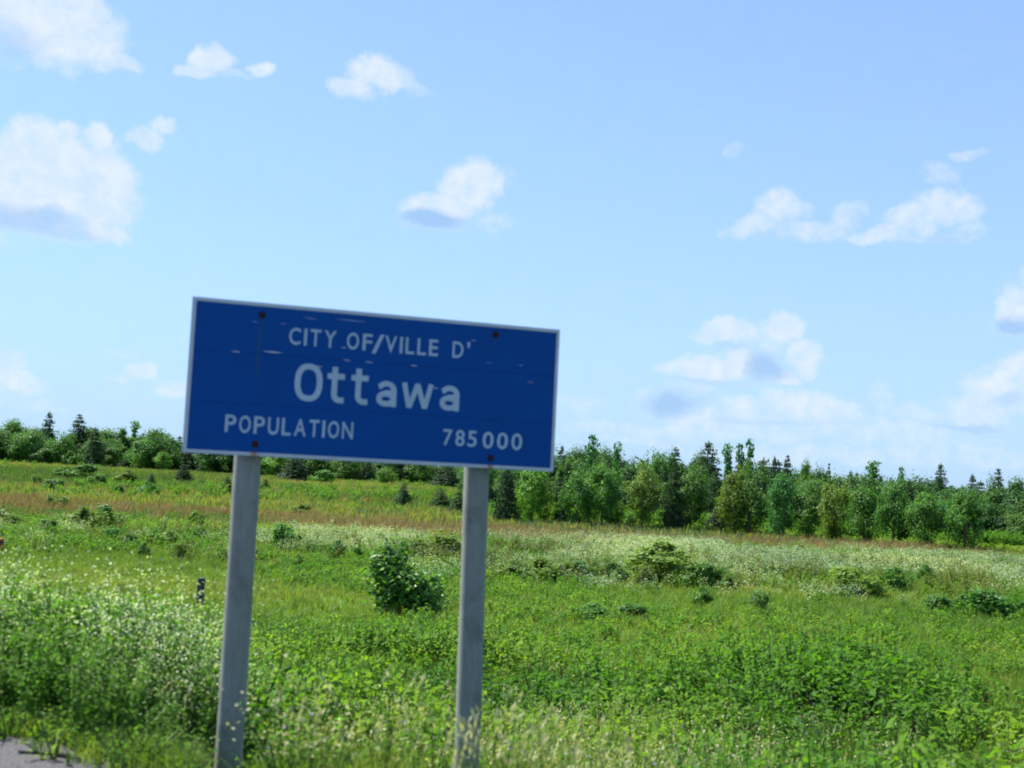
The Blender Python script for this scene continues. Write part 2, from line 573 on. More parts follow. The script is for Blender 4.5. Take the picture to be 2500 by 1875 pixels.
def blue_mat():
    m, N = new_mat('blue_sign_sheeting')
    t = N.n('ShaderNodeTexCoord').outputs['Object']
    sp = N.n('ShaderNodeSeparateXYZ', i={0: t})
    n1 = N.noise(t, 3.0, 5)
    col = N.mix(N.rng(n1, .3, .7), c4((.0006, .060, .250)), c4((.0008, .070, .282)))
    wear = None
    for (cx, top, bot, w, amt) in ((.395, .82, .33, .022, .75), (1.838, .82, .66, .018, .35), (.402, .075, .0, .016, .6), (1.846, .07, 0, .016, .6)):
        dx = N.math('ABSOLUTE', N.math('SUBTRACT', sp.outputs[0], cx))
        dx = N.math('ADD', dx, N.math('MULTIPLY', N.math('SUBTRACT', N.noise(t, 14, 4), .5), .03))
        a = N.math('MULTIPLY', N.rng(dx, w * .35, w, 1, 0, True), N.math('MULTIPLY', N.rng(sp.outputs[2], bot, bot + (top - bot) * .6, 0, 1, True), N.rng(sp.outputs[2], top, top + .01, 1, 0)))
        a = N.math('MULTIPLY', a, amt)
        wear = a if wear is None else N.math('MAXIMUM', wear, a)
    col = N.mix(N.math('MULTIPLY', wear, N.rng(N.noise(t, 22, 4), .3, .65, .3, 1)), col, c4((.020, .080, .150)))
    grime = N.noise(N.vmath('MULTIPLY', t, (9, 1, 1.2)), 2.0, 5)
    col = N.mix(N.rng(grime, .55, .85, 0, .22), col, c4((.008, .035, .12)))
    p = N.n('ShaderNodeBsdfPrincipled', i={'Base Color': col, 'Roughness': N.rng(n1, .3, .7, .45, .58), 'Specular IOR Level': .10})
    N.n('ShaderNodeOutputMaterial', i={0: p.outputs[0]})
    return m


def sheeting_mat(name, c, rust=()):
    m, N = new_mat(name)
    t = N.n('ShaderNodeTexCoord').outputs['Object']
    sp = N.n('ShaderNodeSeparateXYZ', i={0: t})
    col = N.mix(N.rng(N.noise(t, 6, 5), .3, .7), c4([v * .86 for v in c]), c4(c))
    for cx in rust:
        dx = N.math('ABSOLUTE', N.math('SUBTRACT', sp.outputs[0], cx))
        a = N.math('MULTIPLY', N.rng(dx, .006, .030, 1, 0, True), N.rng(sp.outputs[2], .03, .05, 1, 0))
        a = N.math('MULTIPLY', a, N.rng(N.noise(t, 30, 4), .3, .6, .45, .95))
        col = N.mix(a, col, c4((.36, .17, .045)))
    p = N.n('ShaderNodeBsdfPrincipled', i={'Base Color': col, 'Roughness': .45, 'Specular IOR Level': .3})
    N.n('ShaderNodeOutputMaterial', i={0: p.outputs[0]})
    return m


def post_mat():
    m, N = new_mat('weathered_post')
    t = N.n('ShaderNodeTexCoord').outputs['Object']
    g1 = N.noise(N.vmath('MULTIPLY', t, (22, 22, 1.3)), 2.0, 6, .65)
    g2 = N.noise(N.vmath('MULTIPLY', t, (3, 3, 1.2)), 1.5, 4)
    col = N.mix(N.rng(g1, .3, .7), c4((.200, .222, .196)), c4((.275, .298, .268)))
    col = N.mix(N.rng(g2, .45, .75, 0, .4), col, c4((.15, .165, .13)))
    crack = N.noise(N.vmath('MULTIPLY', t, (40, 40, .8)), 1.6, 3, .5)
    col = N.mix(N.rng(N.math('ABSOLUTE', N.math('SUBTRACT', crack, .5)), .0, .012, .35, 0), col, c4((.075, .08, .076)))
    blot = N.noise(t, 4.5, 6, .7)
    col = N.mix(N.rng(blot, .50, .72, 0, .65), col, c4((.095, .108, .088)))
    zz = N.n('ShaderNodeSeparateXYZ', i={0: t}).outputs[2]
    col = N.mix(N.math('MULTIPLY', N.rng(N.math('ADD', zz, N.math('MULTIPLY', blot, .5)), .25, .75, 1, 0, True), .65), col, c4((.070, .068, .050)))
    p = N.n('ShaderNodeBsdfPrincipled', i={'Base Color': col, 'Roughness': .8, 'Specular IOR Level': .2})
    b = N.n('ShaderNodeBump', i={'Strength': .15, 'Distance': .004, 'Height': g1})
    N.set(p.inputs['Normal'], b.outputs[0])
    N.n('ShaderNodeOutputMaterial', i={0: p.outputs[0]})
    return m


M['blue'] = blue_mat()
M['letter'] = sheeting_mat('white_letter_sheeting', (.38, .52, .60))
M['border'] = sheeting_mat('white_border_sheeting', (.48, .54, .56), (.404, 1.847))
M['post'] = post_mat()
M['rust'] = plain_mat('rusted_bolt', (.030, .009, .010), .8, .3, .4, 60)
M['joint_glint'] = plain_mat('painted_glint', (.75, .80, .84), .5, .4, .1, 20)  # near-white colour stands in for light glinting off the joints
M['alu'] = plain_mat('sheet_metal', (.42, .43, .44), .5, .4, .12, 6, 0, .6)


def box(g, a, b, bev=0.0, var=.5, mi=0):
    """Box from corner a to corner b, front rim (towards -Y) chamfered by bev."""
    x0, y0, z0 = a
    x1, y1, z1 = b
    V = [(x0, y1, z0), (x1, y1, z0), (x1, y1, z1), (x0, y1, z1), (x0, y0 + bev, z0), (x1, y0 + bev, z0), (x1, y0 + bev, z1), (x0, y0 + bev, z1)]
    F = [(0, 3, 2, 1), (0, 1, 5, 4), (1, 2, 6, 5), (2, 3, 7, 6), (3, 0, 4, 7)]
    if bev:
        V += [(x0 + bev, y0, z0 + bev), (x1 - bev, y0, z0 + bev), (x1 - bev, y0, z1 - bev), (x0 + bev, y0, z1 - bev)]
        F += [(4, 5, 9, 8), (5, 6, 10, 9), (6, 7, 11, 10), (7, 4, 8, 11), (8, 9, 10, 11)]
    else:
        F += [(4, 5, 6, 7)]
    g.grid(V, F, var, mi)


sign_base = np.array([*(SO + _u * 1.09)[:2], 0.0])
sign_base[2] = float(terrain(sign_base[0], sign_base[1]))
sign = empty('town_sign', sign_base)
tag(sign, 'blue city limit sign with white border and lettering on two grey round posts', 'road sign')
INV = Matrix.Translation(-Vector(sign_base.tolist())) @ MS


def sign_part(name, me, parent=sign):
    o = link(name, me, parent)
    if parent is sign:
        o.matrix_local = INV
    return o


planks = []
for k in range(3):
    g = Geo()
    box(g, (0, 0, k * .30 + (.0006 if k else 0)), (SW_, .028, (k + 1) * .30 - (.0006 if k < 2 else 0)), .0006)
    planks.append(sign_part('panel', g.mesh('panel', ['blue'])))
# printed white border, a hair proud of the sheeting
g = Geo()
BW = .0215
for a, b in (((.001, .001), (SW_ - .001, BW)), ((.001, SH_ - BW), (SW_ - .001, SH_ - .001)), ((.001, BW), (BW, SH_ - BW)), ((SW_ - BW, BW), (SW_ - .001, SH_ - BW))):
    box(g, (a[0], -.0016, a[1]), (b[0], -.0002, b[1]))
sign_part('border', g.mesh('border', ['border']))
# metal edge returns and stiffening rails behind the panel
g = Geo()
for z in (.12, .45, .78):
    box(g, (.05, .0285, z - .022), (SW_ - .05, .048, z + .022))
sign_part('back_rail', g.mesh('back_rail', ['alu']))

_glyphs = {}


def glyph(ch, bold):
    """One character as a thin solid normalised to a unit box (x 0..1, z 0..1)."""
    key = (ch, bold)
    if key in _glyphs:
        return _glyphs[key]
    cu = bpy.data.curves.new('lettering', 'FONT')
    cu.body = ch
    cu.extrude = 0.01
    cu.offset = bold
    cu.resolution_u = 6
    o = bpy.data.objects.new('lettering', cu)
    me = bpy.data.meshes.new_from_object(o)
    V = np.zeros(len(me.vertices) * 3, np.float32)
    me.vertices.foreach_get('co', V)
    V = V.reshape(-1, 3)
    F = [tuple(p.vertices) for p in me.polygons]
    lo, hi = V.min(0), V.max(0)
    _glyphs[key] = ((V - lo) / np.maximum(hi - lo, 1e-6), F)
    return _glyphs[key]


def letter(ch, x0, x1, z0, z1, bold=0.0, slant=0.0):
    V, F = glyph(ch, bold)
    P = np.empty_like(V)
    P[:, 0] = x0 + V[:, 0] * (x1 - x0) + slant * V[:, 1]
    P[:, 2] = z0 + V[:, 1] * (z1 - z0)
    P[:, 1] = -.0003 - V[:, 2] * .0013
    me = bpy.data.meshes.new('letter')
    me.from_pydata(P.tolist(), [], F)
    me.polygons.foreach_set('use_smooth', np.zeros(len(F), dtype=bool))
    me.materials.append(M['letter'])
    return me


def word(txt, x0, x1, z0, z1, plank, widths=None, gap=.28, bold=0.0):
    wd = [(widths or {}).get(c, 1.0) for c in txt]
    tot = sum(wd) + gap * (len(txt) - 1)
    k = (x1 - x0) / tot
    x = x0
    for c, w in zip(txt, wd):
        o = link('letter', letter(c, x, x + w * k, z0, z1, bold), planks[plank])
        x += (w + gap) * k


CW = {'I': .26, '1': .5, 'T': .95, 'L': .85, 'E': .88, 'F': .86, 'A': 1.12, 'Y': 1.1, 'V': 1.12, 'C': 1.02, 'O': 1.05, 'N': 1.05}
word('CITY', .565, .845, .668, .769, 2, CW, .30, .012)
word('OF', .910, 1.064, .668, .769, 2, CW, .34, .012)
link('letter', letter('/', 1.063, 1.136, .655, .772, .012), planks[2])
word('VILLE', 1.143, 1.475, .668, .769, 2, CW, .30, .012)
word('D', 1.567, 1.636, .668, .769, 2, CW, .30, .012)
link('letter', letter("'", 1.660, 1.678, .735, .772, .012), planks[2])


def strokes(paths, x, z, wd):
    """Heavy lower-case lettering drawn as bent bars; each bar lies a hair prouder than the one before."""
    g = Geo()
    for q, (P, closed) in enumerate(paths):
        P = np.array(P, float)
        n = len(P)
        nxt = np.roll(P, -1, 0) if closed else np.concatenate([P[1:], P[-1:] * 2 - P[-2:-1]])
        prv = np.roll(P, 1, 0) if closed else np.concatenate([P[:1] * 2 - P[1:2], P[:-1]])
        d1, d2 = unit(P - prv), unit(nxt - P)
        t = unit(d1 + d2)
        nr = np.stack([-t[:, 1], t[:, 0]], 1)
        k = 1 / np.maximum(.55, (t * d2).sum(1))
        A, B = P + nr * (wd / 2 * k)[:, None], P - nr * (wd / 2 * k)[:, None]
        f, b = -.0016 - .0003 * q, -.0003
        V = np.concatenate([np.stack([A[:, 0] + x, np.full(n, f), A[:, 1] + z], 1), np.stack([B[:, 0] + x, np.full(n, f), B[:, 1] + z], 1),
                            np.stack([A[:, 0] + x, np.full(n, b), A[:, 1] + z], 1), np.stack([B[:, 0] + x, np.full(n, b), B[:, 1] + z], 1)])
        F = []
        for i in range(n if closed else n - 1):
            j = (i + 1) % n
            F += [(i, j, n + j, n + i), (2 * n + i, 2 * n + j, j, i), (n + i, n + j, 3 * n + j, 3 * n + i)]
        g.grid(V, F)
    return g.mesh('letter', ['letter'])


def arc(cx, cz, rx, rz, a0, a1, n=10, pw=1.0):
    t = np.radians(np.linspace(a0, a1, n))
    c, s_ = np.cos(t), np.sin(t)
    return [(cx + rx * np.sign(a) * abs(a) ** pw, cz + rz * np.sign(b) * abs(b) ** pw) for a, b in zip(c, s_)]


BOLD = .034
G_O = [(arc(.0825, .112, .0655, .095, 0, 345, 24, .82), True)]
G_T = [([(.044, .216), (.044, .055)] + arc(.078, .052, .034, .034, 190, 268, 6) + [(.104, .019)], False), ([(0, .160), (.104, .160)], False)]
G_A = [([(.013, .118)] + arc(.062, .098, .046, .041, 145, 0, 9) + [(.1085, .06), (.1085, 0)], False),
       (arc(.060, .047, .043, .0305, 20, 340, 14, .9), False), ([(.105, .085), (.060, .0825), (.040, .074)], False)]
G_W = [([(.012, .153), (.030, .075), (.047, .004)], False), ([(.047, .004), (.072, .075), (.096, .150)], False), ([(.096, .150), (.120, .075), (.145, .004)], False), ([(.145, .004), (.162, .075), (.180, .153)], False)]
for gl, x0, wd in ((G_O, .613, BOLD), (G_T, .806, BOLD), (G_T, .950, BOLD), (G_A, 1.106, BOLD * .95), (G_W, 1.264, BOLD * .9), (G_A, 1.502, BOLD * .95)):
    link('letter', strokes(gl, x0, .339, wd), planks[1])
word('POPULATION', .228, .978, .131, .232, 0, CW, .30, .012)
word('785', 1.537, 1.752, .127, .226, 0, None, .34, .012)
word('000', 1.790, 2.048, .123, .226, 0, None, .34, .012)

# bolt heads with rusty washers
def disc(g, c, r, depth, seg=10, mi=0):
    an = np.arange(seg) * 2 * np.pi / seg
    ring = np.stack([np.cos(an), 0 * an, np.sin(an)], 1)
    V = np.concatenate([ring * r + c, ring * r + c - [0, depth, 0], ring * r * .55 + c - [0, depth * 1.4, 0]])
    F = [(i, (i + 1) % seg, seg + (i + 1) % seg, seg + i) for i in range(seg)] + [(seg + i, seg + (i + 1) % seg, 2 * seg + (i + 1) % seg, 2 * seg + i) for i in range(seg)]
    F += [(2 * seg, 2 * seg + i, 2 * seg + i + 1, 2 * seg + i + 1) for i in range(1, seg - 1)]
    F = [f if len(set(f)) == 4 else f for f in F]
    g.grid(V, F, .5, mi)


for (u_, v_) in ((.400, .828), (.407, .070), (1.840, .834), (1.847, .066)):
    g = Geo()
    disc(g, np.array([0, 0, 0]), .021, .004)
    disc(g, np.array([0, -.004, 0]), .012, .009, 6)
    me = g.mesh('bolt', ['rust'])
    o = link('bolt', me, planks[0 if v_ < .3 else 2])
    o.location = (u_, -.0003, v_)
# pale raised slivers that paint glints of light along the worn plank joints
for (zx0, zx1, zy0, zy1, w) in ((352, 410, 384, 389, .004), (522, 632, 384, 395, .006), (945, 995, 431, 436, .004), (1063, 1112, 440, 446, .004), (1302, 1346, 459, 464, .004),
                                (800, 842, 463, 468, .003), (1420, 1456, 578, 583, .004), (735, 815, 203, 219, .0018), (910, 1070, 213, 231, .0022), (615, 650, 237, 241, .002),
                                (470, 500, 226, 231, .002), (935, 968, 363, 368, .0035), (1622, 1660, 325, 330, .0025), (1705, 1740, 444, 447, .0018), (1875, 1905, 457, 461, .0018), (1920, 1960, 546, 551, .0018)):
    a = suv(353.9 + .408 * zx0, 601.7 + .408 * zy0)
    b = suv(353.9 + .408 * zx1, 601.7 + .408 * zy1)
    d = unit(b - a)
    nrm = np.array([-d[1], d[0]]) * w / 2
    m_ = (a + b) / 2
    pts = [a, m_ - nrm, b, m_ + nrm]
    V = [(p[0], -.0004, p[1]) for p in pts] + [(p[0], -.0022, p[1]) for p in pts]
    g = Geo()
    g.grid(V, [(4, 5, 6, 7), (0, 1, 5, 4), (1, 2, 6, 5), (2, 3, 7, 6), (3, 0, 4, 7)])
    link('scratch_glint', g.mesh('scratch_glint', ['joint_glint']), planks[min(2, int(m_[1] / .3))])

# round posts behind the panel
POSTS = []
for (uc, ytop, foot, ztop) in ((.385, .89, (494, 1640), .893), (1.800, .89, (1010, 1600), .9075)):
    back = .028 + .02 + .0795
    top = SO + SU * uc + SV * ztop - _n * back
    d = ray(*foot)
    # foot: under the panel, along the line of sight, at the distance of the post
    low = SO + SU * uc - _n * back
    tt = (low - np.array([0, 0, EYE])) @ _f
    ft = np.array([0, 0, EYE]) + d * tt
    dr = unit(ft - low)
    zg = float(terrain(ft[0], ft[1]))
    ft = low + dr * ((low[2] - zg + .25) / -dr[2])
    POSTS.append(ft)
    g = Geo()
    K = 14
    pts = [top + (low - top) * k / 4 for k in range(4)] + [low + (ft - low) * k / 9 for k in range(10)]
    rad = [.0765 + .0012 * math.sin(k * 1.7) + .0004 * k for k in range(K)]
    g.tube([np.array(p) - sign_base for p in pts], rad, 28)
    # flat top of the post
    t0 = np.array(pts[0]) - sign_base
    an = np.arange(28) * 2 * np.pi / 28
    ring = t0 + np.stack([np.cos(an), np.sin(an), 0 * an], 1) * .075
    g.grid(np.concatenate([ring, [t0 + [0, 0, .002]]]), [(i, (i + 1) % 28, 28, 28) for i in range(28)])
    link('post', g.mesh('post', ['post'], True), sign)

# ------------------------------------------------------------------ plant shapes (one unit tall)
def crown_round(rng, lobes_n=20, per=120, leaf=.030, asp=.55, low=.10, shape=1.0, spread=.5):
    """Leafy crown: many clumps spread through an uneven envelope."""
    g = Geo()
    cz, rz = (1 + low) / 2, (1 - low) / 2
    C = []
    while len(C) < lobes_n:
        d = unit(rng.normal(size=3))
        rad = rng.uniform(.45, .80)
        c = d * rad * np.array([spread, spread, rz])
        c[2] += cz
        # narrower towards the top
        k = (c[2] - low) / (1 - low)
        c[:2] *= (1.12 - .55 * k * shape) if k > .35 else (.75 + .6 * k)
        C.append(c)
    C = np.array(C)
    lr = rng.uniform(.07, .23, lobes_n) * (1.0 if lobes_n < 30 else .85)
    for c, r in zip(C, lr):
        n = int(per * rng.uniform(.6, 1.3))
        d = unit(rng.normal(size=(n, 3)))
        rr = r * rng.random(n) ** .45
        P = c + d * rr[:, None] * np.array([spread * 2.0, spread * 2.0, 1.0])
        ctr = np.array([0, 0, cz])
        nr = d * .5 + unit(P - ctr) * .5 + rng.normal(size=(n, 3)) * .55 + np.array([0, 0, .45])
        clump = rng.uniform(0, .45)
        leaves(g, P, nr, leaf * rng.uniform(.4, 1.5, n), asp, 0, rng, var=np.clip(clump + rng.random(n) * .6, 0, 1))
    # stray outer sprigs
    n = lobes_n * 6
    i = rng.integers(0, lobes_n, n)
    d = unit(rng.normal(size=(n, 3)) + [0, 0, .5])
    P = C[i] + d * (lr[i] * rng.uniform(1.0, 1.4, n))[:, None] * np.array([spread * 2, spread * 2, 1])
    leaves(g, P, d + rng.normal(size=(n, 3)) * .6, leaf * .8, asp, 0, rng)
    return g, C


def trunk_geo(rng, C, r=.022, h=.55):
    g = Geo()
    bx, by = rng.normal(size=2) * .03
    top = np.array([bx, by, h])
    g.tube([(0, 0, -.04), (bx * .3, by * .3, h * .35), (bx * .7, by * .7, h * .7), top], [r * 1.25, r, r * .75, r * .4], 7)
    for c in C[rng.choice(len(C), min(7, len(C)), replace=False)]:
        z = rng.uniform(.25, .85) * h
        s_ = np.array([bx * z / h, by * z / h, z])
        e = s_ + (c - s_) * .85
        m_ = (s_ + e) / 2 + [0, 0, -.02]
        g.tube([s_, m_, e], [r * .45, r * .3, r * .12], 5)
    return g


def crown_conifer(rng, levels=20, low=.03, power=.85, dens=1.0, leaf=.028, ragged=.3, wide=.5):
    """Whorled evergreen with drooping sprays."""
    g = Geo()
    C = []
    for k in range(levels):
        z = low + (1 - low) * (k + rng.uniform(-.3, .3)) / levels
        z = min(max(z, low), .985)
        rad = wide * (1 - (z - low) / (1 - low)) ** power + .02
        nb = max(4, int((6 + 12 * rad / wide) * dens))
        for j in range(nb):
            a = rng.uniform(0, 6.283)
            L = rad * rng.uniform(1 - ragged, 1.08)
            n = max(3, int(26 * L / wide * dens + 3))
            t = rng.random(n) ** .6
            d = np.array([math.cos(a), math.sin(a), 0])
            P = d * (L * t)[:, None] + np.array([0, 0, 1]) * (z - .10 * L / wide * t ** 1.5 * .6 + .02 * t)[:, None]
            P += rng.normal(size=(n, 3)) * np.array([.028, .028, .014]) * (1.1 - z * .6)
            nr = rng.normal(size=(n, 3)) * .7 + d * .5 + np.array([0, 0, .7])
            leaves(g, P, nr, leaf * rng.uniform(.6, 1.25, n) * (1.1 - .4 * z), .42, 0, rng, droop=d * 1.2 + np.array([0, 0, -.3]))
        C.append(np.array([0, 0, z]))
    n = 14
    leaves(g, np.stack([rng.normal(size=n) * .012, rng.normal(size=n) * .012, rng.uniform(.93, 1.0, n)], 1), rng.normal(size=(n, 3)), leaf * .7, .4, 0, rng, droop=np.array([0, 0, 2.0]))
    return g, np.array(C)


def crown_sparse(rng, leaf=.030):
    """Thin half-bare tree: clumps along a slender stem."""
    g = Geo()
    C = []
    for z in np.linspace(.35, .98, 11):
        c = np.array([rng.normal() * .09 * (1.15 - z), rng.normal() * .09 * (1.15 - z), z])
        C.append(c)
        n = int(70 * rng.uniform(.5, 1.2))
        d = unit(rng.normal(size=(n, 3)))
        P = c + d * (rng.random(n) ** .5 * .10 * rng.uniform(.6, 1.1))[:, None] * np.array([1.3, 1.3, .7])
        leaves(g, P, rng.normal(size=(n, 3)) + [0, 0, .4], leaf * rng.uniform(.6, 1.2, n), .5, 0, rng)
    return g, np.array(C)


PROTO = {}


def proto(kind, k, fn, mat, trunk_r=.02, trunk_h=.6, **kw):
    rng = np.random.default_rng(sum(ord(c) for c in kind) * 13 + k)
    g, C = fn(rng, **kw)
    PROTO.setdefault(kind, []).append((g.mesh(kind + '_crown', [mat]), trunk_geo(rng, C, trunk_r, trunk_h).mesh(kind + '_trunk', ['bark'], True)))


for k in range(4):
    proto('round', k, crown_round, 'crown', .022, .6, lobes_n=40, per=170, leaf=.021, low=.0)
for k in range(3):
    proto('oval', k, crown_round, 'crown', .02, .7, lobes_n=44, per=160, leaf=.020, shape=1.3, low=.0)
for k in range(3):
    proto('cedar', k, crown_conifer, 'needle', .02, .9, levels=22, power=.62, dens=1.25, leaf=.030, ragged=.35, low=.02)
for k in range(3):
    proto('spruce', k, crown_conifer, 'needle', .018, .95, levels=24, power=.72, dens=1.1, leaf=.032, ragged=.42, low=.02)
for k in range(3):
    proto('slender', k, crown_sparse, 'crown', .010, .96)
for k in range(5):
    proto('bush', k, crown_round, 'crown', .016, .5, lobes_n=24, per=105, leaf=.038, low=-.08, shape=.6)

COUNT = {}


def plant(kind, name, p, h, w, label, cat, colour, group=None, variant=None, parts=('crown', 'trunk'), lean=0.0):
    """One tree or shrub as a thing with its crown and its trunk."""
    k = COUNT.get(kind, 0)
    COUNT[kind] = k + 1
    vs_ = PROTO[kind]
    cm, tm = vs_[(k if variant is None else variant) % len(vs_)]
    r = empty(name, p)
    r.rotation_euler = (lean, 0, random.uniform(0, 6.283))
    r.scale = (w, w, h)
    tag(r, label, cat, group)
    a = link(parts[0], cm, r)
    b = link(parts[1], tm, r)
    a.color = c4(colour)
    return r


GREEN = {'mid': (1.0, 1.0, 1.0), 'dark': (.62, .72, .75), 'bright': (1.45, 1.35, 1.0), 'blue': (.75, .98, 1.5), 'olive': (1.65, 1.15, 1.0), 'grey': (1.35, 1.22, 2.1), 'deep': (.95, 1.02, .9), 'lime': (1.6, 1.22, 1.0)}


def jit(c, a=.14):
    b = random.uniform(1 - a, 1 + a)
    return tuple(v * b * random.uniform(1 - a * .5, 1 + a * .5) for v in GREEN[c])


def tree_px(kind, x, ytop, ybase, wpx, label, colour, group=None, name=None, cat='tree', back=0.0, parts=('crown', 'trunk'), lean=0.0, variant=None):
    """A tree whose foot and top are read off the photograph; back pushes it deeper into the wood."""
    if x < 1080:
        ybase = max(ybase, 1001 + .0524 * x)          # the far woods stand about 235 m off
    elif name is None:
        ybase += 11                                   # the tall grass hides the very foot
    p = at(x, ybase)
    if back:
        d = ray(x, ybase)
        d2 = d[:2] / np.linalg.norm(d[:2])
        q = p[:2] + d2 * back
        p = np.array([q[0], q[1], float(terrain(q[0], q[1]))])
    depth = float((p - np.array([0, 0, EYE])) @ _f)
    dt = ray(x, ytop)
    ztop = EYE + dt[2] * depth
    h = max(.2, ztop - p[2])
    w = wpx * depth / FPX * {'slender': 2.6, 'spruce': 1.35, 'cedar': 1.2, 'round': 1.15, 'oval': 1.2, 'bush': 1.15}[kind]
    p = p.copy()
    p[2] -= .02
    return plant(kind, name or {'round': 'broadleaf_tree', 'oval': 'broadleaf_tree', 'cedar': 'cedar_tree', 'spruce': 'spruce_tree', 'slender': 'slender_tree', 'bush': 'shrub'}[kind],
                 p, h, w, label, cat, jit(colour), group, variant, parts, lean)


